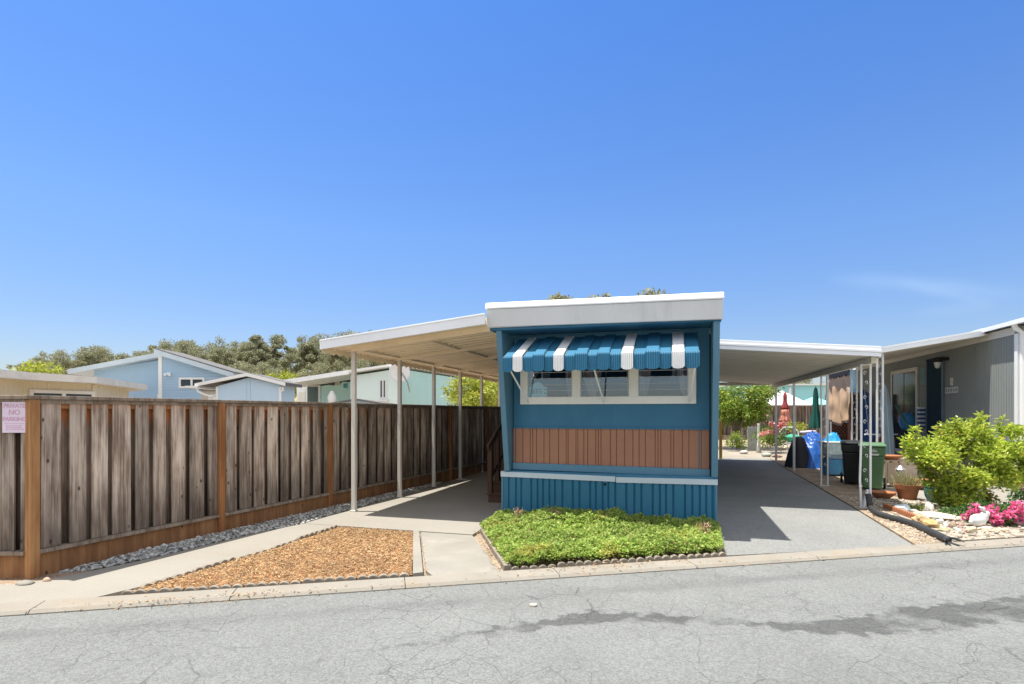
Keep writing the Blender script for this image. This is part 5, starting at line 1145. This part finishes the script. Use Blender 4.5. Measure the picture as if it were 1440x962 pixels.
t, p = pot('clay_bowl', 'low terracotta bowl behind the terracotta pot', 1297, 688, [(.16, 0), (.30, .16), (.32, .2), (.28, .19), (.1, .1), (.01, .1)], m_terra, 'bowl')
p = lying(1254, 686); t = thing('plant_stand', 'pale wooden plant stand with clay dish beside the green bin', 'stand', (p.x, p.y + .2, 0), TH)
for s_ in (-.16, .16):
    for yy in (-.14, .14): MB().box(s_ - .025, s_ + .025, yy - .025, yy + .025, 0, .58).build('leg', M('pale_stand_wood', (.42, .33, .25), .7, .15), t, local=True)
MB().box(-.2, .2, -.18, .18, .58, .61).build('top', MATS['pale_stand_wood'], t, local=True); MB().lathe([(.16, 0), (.27, .07), (.28, .09), (.2, .05), (.01, .03)], (0, 0, .612), 20).build('dish', m_terra, t, local=True, smooth=True)
MB().box(-.12, .12, -.16, -.14, .1, .55).build('shelf_back', MATS['pale_stand_wood'], t, local=True)
p = lying(1266, 697); t = thing('solar_lantern', 'small solar garden lantern beside the terracotta pot', 'lantern', (p.x, p.y, 0)); MB().tube([(0, 0, 0), (0, 0, .38)], .012, 6).build('stake', MATS['black_metal'], t, local=True); MB().lathe([(.05, .38), (.075, .52)], (0, 0, 0), 8).build('lamp_glass', MATS['frosted_glass'], t, local=True); MB().lathe([(.1, .52), (.06, .56), (.02, .6)], (0, 0, 0), 8).build('cap', MATS['grey_metal'], t, local=True)
o = MB().box(-.35, .35, -.01, .02, 0, .6).build('leaning_board', M('mottled_stone_board', (.46, .38, .31), .85, .25, 7, .3), None); p = lying(1290, 684); o.location = (p.x - .15, p.y + .5, 0); o.rotation_euler = (R(8), 0, TH); tag(o, 'mottled tan board standing behind the pots', 'board')

# ---------------------------------------------------------------- shrub, geraniums and ornaments in the rock bed
def clump_plant(part, ctrs, rads, n, ls, ws, mat, t, shell=.4, spread=.8, upz=.3):
    P, d = clump_points(ctrs, rads, n, shell, .85); V, F = leaf_verts(P, rng.uniform(.6, 1.3, n) * ls, rng.uniform(.7, 1.2, n) * ws, d * .7 + np.array([0, 0, upz]), spread, 0., .6); return mesh_obj(part, np_mesh(part, V, F), mat, t)
p = lying(1352, 716); sh_ = thing('shrub', 'big yellow green leafy shrub in the rock bed before the grey house', 'shrub', (p.x, p.y, 0), TH)
ctr, rad = [], []; rr = random.Random(8)
TOPS = [(1300, 642), (1308, 626), (1312, 640), (1322, 655), (1335, 622), (1350, 640), (1352, 610), (1367, 625), (1380, 605), (1378, 640), (1392, 625), (1402, 650), (1415, 628), (1412, 608), (1425, 645), (1438, 640), (1330, 675), (1348, 668), (1368, 668), (1388, 670), (1408, 672), (1428, 668), (1335, 700), (1450, 655), (1465, 640), (1360, 690)]
ds = 9.55
for px, py in TOPS:
    for k in range(2):
        ctr.append(((px - 1352) / FPX * ds + rr.uniform(-.05, .05), rr.uniform(-.35, .45) * (1.0 if 1300 < px < 1420 else .5), EYE + (HOR - py) / FPX * ds + rr.uniform(-.05, .03))); rad.append(rr.uniform(.13, .22) * (.7 if px < 1305 else 1.))
for px, py in ((1291, 604), (1350, 592), (1384, 586), (1411, 592), (1372, 594), (1277, 618), (1287, 626), (1440, 604)):
    for k in range(3): ctr.append(((px - 1352) / FPX * ds, .05, EYE + (HOR - py - k * 9) / FPX * ds)); rad.append(.06)
m_shrub = leafmat('shrub_leaf', (.27, .40, .035), (.68, .74, .14), .48, (.75, .55, .08), .02, .35)
clump_plant('crown', ctr, rad, 16500, .08, .037, m_shrub, sh_, .25, .8, .35)
q = MB(); q.tube([(0, 0, -.02), (.02, 0, .25), (.0, .03, .55)], [.05, .04, .02], 8)
for (x, y, z) in ctr[::4]: q.tube([(.01, .01, .2), (x * .5, y * .5, .2 + (z - .2) * .6), (x, y, z)], [.022, .013, .005], 5)
q.build('trunk', m_bark, sh_, local=True)
# geraniums
m_ger = leafmat('geranium_leaf', (.05, .13, .03), (.16, .25, .08), .25)
m_pink = leafmat('pink_petal', (.72, .07, .27), (.88, .30, .48), .3)
gp = gnd(1402, 738); ge = thing('geranium', 'bright pink flowering geraniums along the street side of the rock bed', 'flowers', (gp.x, gp.y, 0), TH)
dg = (gp.x * -S + gp.y * C); ctr, rad = [], []
for i in range(34): ctr.append((rr.uniform(-.45, .75), rr.uniform(-.12, .5), rr.uniform(.03, .17))); rad.append(rr.uniform(.07, .12))
clump_plant('foliage', ctr, rad, 3600, .065, .05, m_ger, ge, .4, .7, .4)
for px, py in ((1349, 727), (1353, 722), (1358, 713), (1362, 720), (1360, 735), (1375, 720), (1387, 716), (1389, 726), (1381, 728), (1400, 722), (1410, 716), (1417, 709), (1424, 720), (1427, 729), (1413, 733), (1392, 739), (1436, 716), (1440, 722), (1364, 730), (1405, 726)):
    c_ = ((px - 1402) / FPX * dg, rr.uniform(-.22, -.1), max(.06, EYE + (HOR - py) / FPX * (dg - .15))); clump_plant('bloom', [c_], [.046], 45, .05, .045, m_pink, ge, .6, .5, .2)
p = gnd(1434, 708); t = thing('rose_bush', 'small bush with one pink bloom at the right picture edge', 'bush', (p.x, p.y, 0), TH); clump_plant('foliage', [(0, 0, .3), (.1, .1, .15), (-.05, 0, .12), (.1, 0, .35)], [.16, .16, .14, .12], 420, .06, .045, m_ger, t); clump_plant('bloom', [(-.02, -.14, .32)], [.06], 60, .05, .045, m_pink, t, .6)
p = gnd(1383, 712); t = thing('low_shrub', 'small yellow green bush between the big shrub and pink geraniums', 'bush', (p.x, p.y, 0), TH); clump_plant('foliage', [(0, 0, .12), (.14, 0, .1), (-.14, 0, .08), (.04, 0, .24)], [.15, .12, .12, .1], 900, .05, .03, leafmat('golden_leaf', (.22, .20, .03), (.48, .42, .08), .4), t)
p = gnd(1302, 719); t = thing('grass_tuft', 'light green grassy tuft behind the pointed white rock', 'plant', (p.x, p.y, 0)); n = 220; P = np.column_stack([rng.normal(-.1, .16, n), rng.normal(.1, .08, n), np.full(n, .0)]); V, F = leaf_verts(P, rng.uniform(.06, .16, n), .014, np.array([0, 0, .8]), .6); mesh_obj('blades', np_mesh('blades', V, F), leafmat('fresh_blade', (.16, .26, .04), (.36, .42, .10), .35), t)
# rabbit
p = gnd(1378, 745); rb = thing('rabbit_statue', 'white rabbit garden statue sitting before the pink geraniums', 'statue', (p.x, p.y, .05), TH + .0)
m_stat = M('weathered_white_stone', (.66, .68, .66), .7, .08, 8, .2, 60, .2)
MB().rock((-.03, 0, .085), (.105, .075, .09), 1, 3, .05).rock((.055, 0, .13), (.055, .05, .075), 2, 3, .05).rock((.085, 0, .175), (.05, .042, .042), 3, 3, .05).build('body', m_stat, rb, local=True, smooth=True)
for yy in (-.018, .018):
    q = MB(); q.tube([(.065, yy, .20), (.035, yy, .25), (.0, yy, .275)], [.014, .02, .006], 8); q.build('ear', m_stat, rb, local=True, smooth=True)
MB().rock((-.125, 0, .06), (.028, .028, .028), 4, 2, .1).build('tail', m_stat, rb, local=True, smooth=True)
p = gnd(1346, 712); t = thing('goose_statue', 'small white goose ornament half hidden right of the shrub trunk', 'statue', (p.x, p.y, .02), TH)
MB().rock((0, 0, .1), (.13, .07, .075), 6, 3, .06).tube([(-.09, 0, .12), (-.12, 0, .2), (-.09, 0, .245), (-.05, 0, .235)], [.035, .022, .026, .012], 8).build('body', m_stat, t, local=True, smooth=True)
# rocks: (px, py of the base, width px, height px, colour, label)
ROCKS = [(1269, 721, 21, 12, (.50, .56, .58), 'large bluish white quartz rock right of the drain pipe start'), (1309, 724, 14, 16, (.60, .56, .50), 'pointed white rock left of the shrub trunk'), (1322, 732, 52, 9, (.56, .48, .38), 'long cream rock slab below the pointed white rock'), (1297, 737, 22, 12, (.46, .33, .19), 'orange tan rock at the end of the red edging'), (1312, 743, 30, 11, (.40, .29, .14), 'wide ochre brown rock beside the drain pipe'), (1315, 735, 8, 7, (.20, .23, .20), 'small dark green rock between pale rocks'), (1323, 738, 10, 8, (.58, .58, .55), 'small white rock left of the grey white rock'), (1332, 742, 12, 8, (.47, .47, .45), 'grey white rock behind the olive rock'), (1341, 744, 12, 10, (.32, .23, .18), 'dark brown rock right of the grey white rock'), (1331, 749, 20, 6, (.32, .30, .19), 'flat olive rock nearest the drain pipe end'), (1353, 743, 10, 7, (.42, .26, .22), 'upper pink brown rock left of the rabbit'), (1356, 750, 12, 6, (.44, .27, .22), 'lower pink brown rock left of the rabbit'), (1347, 750, 10, 8, (.50, .56, .52), 'pale greenish rock left of the pink brown rocks'), (1367, 751, 16, 10, (.50, .42, .30), 'round tan rock under the left of the rabbit'), (1390, 748, 24, 7, (.60, .50, .38), 'flat cream rock right of the rabbit'), (1411, 750, 16, 7, (.56, .44, .32), 'tan rock before the right geraniums'), (1437, 740, 14, 14, (.62, .62, .60), 'white rock at the right picture edge'), (1340, 733, 12, 6, (.5, .45, .38), 'small beige rock under the shrub'), (1286, 722, 10, 6, (.55, .53, .50), 'small pale rock right of the quartz rock'), (1352, 734, 14, 7, (.52, .46, .38), 'beige rock left of the leftmost pink blooms')]
for i, (px, py, w_, h_, c_, lab) in enumerate(ROCKS):
    p = gnd(px, py); d = EYE * FPX / (py - HOR); sx = w_ / FPX * d / 2; sz = h_ / FPX * d / 2
    o = MB().rock((0, 0, 0), (sx, sx * .7, sz * 1.15), i + 1, 3, .42).build('rock', M('rock_stone_%d' % i, c_, .9, .22, 9, .5, 40, .15, fine=.15), None, smooth=True, auto=28)
    o.location = (p.x, p.y + sx * .5, sz * .85); o.rotation_euler = (0, 0, TH + i); tag(o, lab, 'rock', 'rocks in the right bed')
# drain pipe, its split end and the red scalloped edging behind it
PP = [(1222, 703, .1), (1224, 714, .05), (1233, 721.5, .05), (1250, 727, .05), (1269, 732, .05), (1287, 737.5, .05), (1303, 745, .05), (1320, 753, .05), (1333, 759.5, .05)]
pts = [gnd(a, b, c) for a, b, c in PP]; pts[0].z = .28; pts[0].y = pts[1].y + .02; pts[0].x = pts[1].x - .03
fine = []
for a, b in zip(pts[:-1], pts[1:]): fine += [a.lerp(b, k / 10) for k in range(10)]
fine.append(pts[-1])
dp = thing('drain_pipe', 'black corrugated drain pipe snaking from the ornate post to the kerb', 'pipe', (pts[4].x, pts[4].y, 0))
MB().tube(fine, [.044 + .004 * (i % 2) for i in range(len(fine))], 10).build('hose', M('black_rubber', (.035, .037, .04), .55, .2, 6, spec=.4), dp, smooth=True)
e_ = pts[-1]; dr = (pts[-1] - pts[-2]).normalized(); q = MB(); sd_ = Vector((dr.y, -dr.x, 0))
for s_, up_ in ((1, .03), (-1, .03), (.4, -.03), (-.5, -.03)): q.tube([e_ + sd_ * .03 * s_ + Vector((0, 0, up_)), e_ + dr * .10 + sd_ * .07 * s_ + Vector((0, 0, up_ * 1.2)), e_ + dr * .19 + sd_ * .10 * s_ + Vector((0, 0, up_ * .8))], [.014, .02, .004], 6)
q.build('split_end', MATS['black_rubber'], dp)
a, b = gnd(1243, 715), gnd(1289, 733)
for i in range(4):
    q = MB(); p0 = a.lerp(b, i / 4 + .005); L_ = (b - a).length / 4 - .015; ns = 4; w_ = L_ / ns
    for j in range(ns): q.prism([(j * w_ - L_ / 2 + .001, -.02, -.03)] + [(j * w_ - L_ / 2 + w_ / 2 - (w_ / 2 - .001) * math.cos(math.pi * k / 6), -.02, .05 + .05 * math.sin(math.pi * k / 6)) for k in range(7)] + [((j + 1) * w_ - L_ / 2 - .001, -.02, -.03)], (0, .04, 0))
    o = q.build('edging_stone', m_terra, None, bevel=.005); m_ = a.lerp(b, (i + .5) / 4); o.location = (m_.x, m_.y, 0); o.rotation_euler = (0, 0, math.atan2(b.y - a.y, b.x - a.x)); tag(o, 'red scalloped clay edging piece behind the black drain pipe', 'garden edging', 'red clay edging')

# ---------------------------------------------------------------- far end of the driveway
m_aqua = M('aqua_siding', (.30, .62, .66), .65, .04, .8)
o = thing('aqua_house', 'aqua house with white trim seen beyond the back fence', 'house', plan(1115, 44), TH)
D_ = 44.; fx = lambda px: (px - 1115) / FPX * D_; fz = lambda py: EYE + (HOR - py) / FPX * D_
MB().box(fx(1030), fx(1160), 0, 6, 0, fz(542)).build('wall', m_aqua, o, local=True); q = MB(); q.box(fx(1109), fx(1112), -.05, 0, 0, fz(545)); q.build('corner_trim', m_white, o, local=True)
MB().box(fx(1026), fx(1164), -.3, 6.4, fz(542) + .002, fz(540)).build('roof', m_wroof, o, local=True); MB().box(fx(1076), fx(1100), -.05, 0, fz(556), fz(551)).build('window_band', m_white, o, local=True)
o = thing('steel_blue_house', 'steel blue house with white eave seen between the porch posts', 'house', plan(1215, 27), TH)
D_ = 27.; fx = lambda px: (px - 1215) / FPX * D_; fz = lambda py: EYE + (HOR - py) / FPX * D_
MB().box(fx(1196), fx(1250), 0, 1.2, 0, fz(520)).build('wall', M('steel_blue_siding', (.14, .30, .42), .65, .06), o, local=True); MB().box(fx(1201), fx(1254), -.3, 1.4, fz(520), fz(514)).build('fascia', m_white, o, local=True)
f = MB().box(fx(1222), fx(1234), -.06, 0, fz(547), fz(528)).build('window', m_white, o, local=True); MB().box(fx(1223.5), fx(1233), -.07, -.061, fz(541), fz(530)).build('pane', M('sky_pane', (.30, .42, .55), .05, .3, 2), f, local=True)
MB().box(fx(1198), fx(1240), -.5, -.3, 0, fz(546)).build('porch_rail', m_white, o, local=True)
fb_ = board_fence('back_fence', 'weathered board fence coloured dark for shade across the far end of the driveway', plan(975, 34), TH, 4, 2.3, 2.1, 21, fm=woodmat('shaded_far_board', (.20, .17, .15), (.08, .062, .05)), om=m_cap)  # shade at the far end is put into these darker boards
o = thing('white_canopy', 'white peaked canopy tent beyond the back fence', 'canopy', plan(1099, 37), TH)
D_ = 37.; fx = lambda px: (px - 1099) / FPX * D_; fz = lambda py: EYE + (HOR - py) / FPX * D_
q = MB(); a_, b_ = fx(1068), fx(1126); q.add([(a_, -1.4, fz(570)), (b_, -1.4, fz(570)), (b_, 1.4, fz(570)), (a_, 1.4, fz(570)), (0, 0, fz(549))], [(0, 1, 4), (1, 2, 4), (2, 3, 4), (3, 0, 4), (3, 2, 1, 0)]); q.build('tent_top', m_white, o, local=True)
for x in (a_ + .1, b_ - .1):
    for y in (-1.3, 1.3): MB().tube([(x, y, 0), (x, y, fz(570))], .03, 6).build('pole', m_white, o, local=True)
o = thing('aqua_canopy', 'aqua and white peaked canopy right of the white tent', 'canopy', plan(1144, 38), TH); D_ = 38.; fx = lambda px: (px - 1144) / FPX * D_; fz = lambda py: EYE + (HOR - py) / FPX * D_; a_, b_ = fx(1127), fx(1165)
MB().add([(a_, -1.2, fz(569)), (b_, -1.2, fz(569)), (b_, 1.2, fz(569)), (a_, 1.2, fz(569)), (0, 0, fz(558))], [(0, 1, 4), (1, 2, 4), (2, 3, 4), (3, 0, 4), (3, 2, 1, 0)]).build('tent_top', M('aqua_canvas', (.25, .65, .65), .7), o, local=True)
for x in (a_ + .1, b_ - .1): MB().tube([(x, -1.1, 0), (x, -1.1, fz(569))], .03, 6).build('pole', m_white, o, local=True)
def closed_umbrella(label, px, d, py_top, py_bot, wmax, mat, mat2=None):
    p = plan(px, d); t = thing('closed_umbrella', label, 'umbrella', p); zt = EYE + (HOR - py_top) / FPX * d; zb = EYE + (HOR - py_bot) / FPX * d; L_ = zt - zb
    def fold(z0, z1, r0, r1, nm, m_):
        vs, n, k = [], 28, 10
        for j in range(k + 1):
            tt = j / k
            for i in range(n): a = i / n * 6.2832; r_ = (r0 + (r1 - r0) * tt + .015 * math.sin(tt * 9)) * (1 + .22 * math.sin(a * 8) * (.3 + tt)); vs.append((r_ * math.cos(a), r_ * math.sin(a), z0 + (z1 - z0) * tt))
        fs = [(j * n + i, j * n + (i + 1) % n, (j + 1) * n + (i + 1) % n, (j + 1) * n + i) for j in range(k) for i in range(n)]
        o = MB().add(vs, fs).build(nm, m_, t, local=True, smooth=True); o.modifiers.new('s', 'SOLIDIFY').thickness = .01
    if mat2: fold(zt, zb + L_ * .42, .05, wmax * .8, 'canopy', mat); fold(zb + L_ * .41, zb, wmax * .9, wmax * 1.2, 'fringe', mat2)
    else: fold(zt, zb, .05, wmax, 'canopy', mat)
    MB().tube([(0, 0, 0), (0, 0, zt + .08)], .025, 8).build('pole', MATS['grey_metal'], t, local=True)
closed_umbrella('closed dark green umbrella left of the tan cloth', 1147, 21.5, 546, 602, .2, M('bottle_green_canvas', (.05, .24, .19), .7, .15))
closed_umbrella('closed maroon umbrella with coral fringe behind the third carport post', 1104, 25.5, 552, 593, .17, M('maroon_canvas', (.30, .05, .06), .7, .15), M('coral_canvas', (.62, .24, .18), .7, .3, 8))
p = gnd(1059, 634); t = thing('trellis_panel', 'weathered grey garden panel standing at the far driveway end', 'garden panel', (p.x, p.y, 0), TH + .2)
q = MB()
for i in range(9): q.box(-.26 + i * .06, -.215 + i * .06, -.01, .01, 0, 1.05 - .01 * (i % 3))
q.box(-.26, .27, .011, .03, .2, .27).box(-.26, .27, .011, .03, .8, .87); q.build('slats', M('silver_wood', (.38, .40, .38), .85, .2, 6), t, local=True)
p = gnd(1067, 636); o = thing('white_post', 'slim white flared post beside the grey garden panel', 'post', (p.x, p.y, 0)); MB().lathe([(.11, 0), (.07, .25), (.05, .6), (.05, 1.15), (.06, 1.18)], (0, 0, 0), 12).build('shaft', m_white, o, local=True, smooth=True)
p = gnd(1014, 646); o = MB().box(-.05, .05, -.05, .05, 0, 1.35).build('yellow_post', M('ochre_wood', (.42, .26, .06), .7, .1), None); o.location = (p.x, p.y + .2, 0); tag(o, 'ochre timber post at the back corner of the blue home', 'post')
def bush(label, px, py, h, w_, n, leafm, bloom=None, nb=0, ls=.09):
    p = gnd(px, py); t = thing('flower_bush' if bloom else 'bush', label, 'bush', (p.x, p.y, 0), TH); r2 = random.Random(px); ctr = [(r2.uniform(-w_, w_) * .4, r2.uniform(-w_, w_) * .3, h * r2.uniform(.25, .85)) for _ in range(12)]
    clump_plant('foliage', ctr, [w_ * .24] * 12, n, ls, ls * .6, leafm, t)
    for i in range(nb): clump_plant('bloom', [(r2.uniform(-w_, w_) * .5, -w_ * .35, h * r2.uniform(.6, 1.0))], [.09], 40, .09, .08, bloom, t, .6)
m_coral = leafmat('coral_petal', (.70, .22, .22), (.85, .50, .44), .3)
bush('rose bush with coral blooms right of the slim white post', 1080, 637, 1.25, .95, 900, m_citrus, m_coral, 12)
bush('pink flowering bush behind the grey garden panel', 1062, 628, 1.6, .8, 500, m_ger, leafmat('pale_pink_petal', (.75, .30, .36), (.85, .55, .55), .3), 6)
bush('green bush right of the coral rose bush', 1095, 636, 1.1, .8, 700, m_ger)
bush('yellow green bush behind the green ball cushion', 1116, 628, 1.3, .9, 700, m_lime)
bush('dark green bush at the foot of the citrus tree', 1034, 634, .9, .8, 700, m_citrus)
p = gnd(1115, 636); o = MB().rock((0, 0, .3), (.33, .28, .17), 9, 3, .15).build('green_cushion', M('emerald_cloth', (.05, .32, .20), .7, .15, 5), None, smooth=True); o.location = (p.x, p.y, .28); tag(o, 'emerald green cushion on the white patio chair', 'cushion')
t = thing('patio_chair', 'white metal patio chair holding the green cushion', 'chair', (p.x, p.y, 0), TH)
MB().tube([(-.4, .25, .4), (-.38, .32, .85), (-.2, .36, 1.02), (.2, .36, 1.02), (.38, .32, .85), (.4, .25, .4)], .025, 8).build('backrest', m_whitemetal, t, local=True); MB().box(-.4, .4, -.3, .28, .36, .40).build('seat', m_whitemetal, t, local=True)
for x in (-.37, .37):
    for y in (-.27, .25): MB().tube([(x, y, 0), (x, y, .36)], .02, 6).build('leg', m_whitemetal, t, local=True)
for i, (px, py, w_, h_, c_, lab) in enumerate(((1046, 638, 11, 5, (.55, .52, .47), 'pale boulder at the far end left of the grey panel'), (1078, 642, 14, 6, (.45, .50, .44), 'greenish flat boulder at the far end before the roses'), (1101, 632, 16, 6, (.55, .48, .36), 'cream boulder at the far end beside the third carport post'), (1093, 643, 12, 4, (.36, .22, .15), 'red brown flat stone at the far driveway end'))):
    p = gnd(px, py); d = EYE * FPX / (py - HOR); sx = w_ / FPX * d / 2; sz = h_ / FPX * d / 2
    o = MB().rock((0, 0, 0), (sx, sx * .7, sz * 1.1), i + 41, 3, .35).build('rock', M('boulder_stone_%d' % i, c_, .9, .2, 6, .4, 30, .15), None, smooth=True); o.location = (p.x, p.y, sz * .8); tag(o, lab, 'rock', 'rocks at the far driveway end')
# small things on the porch
p = spot(1275, 592, 16.4); o = MB().rock((0, 0, 0), (.22, .16, .26), 12, 3, .12).build('blue_bag', M('azure_bag', (.04, .22, .45), .5, .12, 4), None, smooth=True); o.location = p; tag(o, 'round azure bag hanging on the porch wall under the window', 'bag')
p = spot(1298, 590, 16.0); t = thing('striped_towel', 'navy and white striped towel hanging beside the navy door', 'towel', p, TH)
q = MB(); q2 = MB()
for k in range(10): (q if k % 2 else q2).box(-.15 + .006 * (k % 3), .15, -.05, .05, .3 - k * .06, .358 - k * .06)
q.build('navy_stripe', M('navy_cloth', (.03, .09, .28), .85), t, local=True, bevel=.015); q2.build('white_stripe', M('white_cloth', (.62, .66, .70), .85), t, local=True, bevel=.015)
p = spot(1300, 570, 16.2); o = MB().lathe([(.08, -.15), (.1, 0), (.08, .15), (.03, .22)], (0, 0, 0), 12).build('green_bottle', M('leaf_green_plastic', (.16, .36, .08), .4), None, smooth=True); o.location = p; tag(o, 'green rounded bottle above the striped towel', 'bottle')
o = MB().tube([spot(1260, 570, 16.0), spot(1284, 612, 15.2)], .03, 8).build('green_pole', M('dark_green_pole', (.05, .15, .10), .5), None); tag(o, 'dark green pole leaning under the porch window', 'pole')
o = MB().tube([spot(1216, 611, 14.6), spot(1262, 611, 15.6)], .02, 6).build('rope_rail', m_whitemetal, None); tag(o, 'thin white rail crossing behind the green bin lid', 'rail')
p = lying(1268, 668); o = MB().box(-.2, .2, -.15, .15, 0, .95).build('wooden_crate', M('red_brown_crate', (.22, .10, .06), .8, .2, 4), None, bevel=.01); o.location = (p.x, p.y + 1.2, 0); tag(o, 'upright red brown crate in the porch shade behind the pots', 'crate')
# one pale stone on the road
p = gnd(750, 849); o = MB().rock((0, 0, 0), (.035, .022, .016), 3, 2, .3).build('road_stone', M('pale_stone', (.55, .48, .38), .9), None); o.location = (p.x, p.y, -.01); tag(o, 'small pale stone lying alone on the asphalt road', 'stone')
p = gnd(36, 822); o = MB().rock((0, 0, 0), (.09, .06, .03), 5, 2, .2).build('footing_stone', m_conc2, None, smooth=True); o.location = (p.x, p.y, .01); tag(o, 'flat pale concrete lump at the foot of the corner fence post', 'stone')
p = gnd(66, 818); o = MB().rock((0, 0, 0), (.04, .03, .03), 8, 2, .3).build('tan_stone', M('tan_pebble', (.45, .32, .22), .9), None, smooth=True); o.location = (p.x, p.y, .015); tag(o, 'small tan stone right of the corner fence post', 'stone')
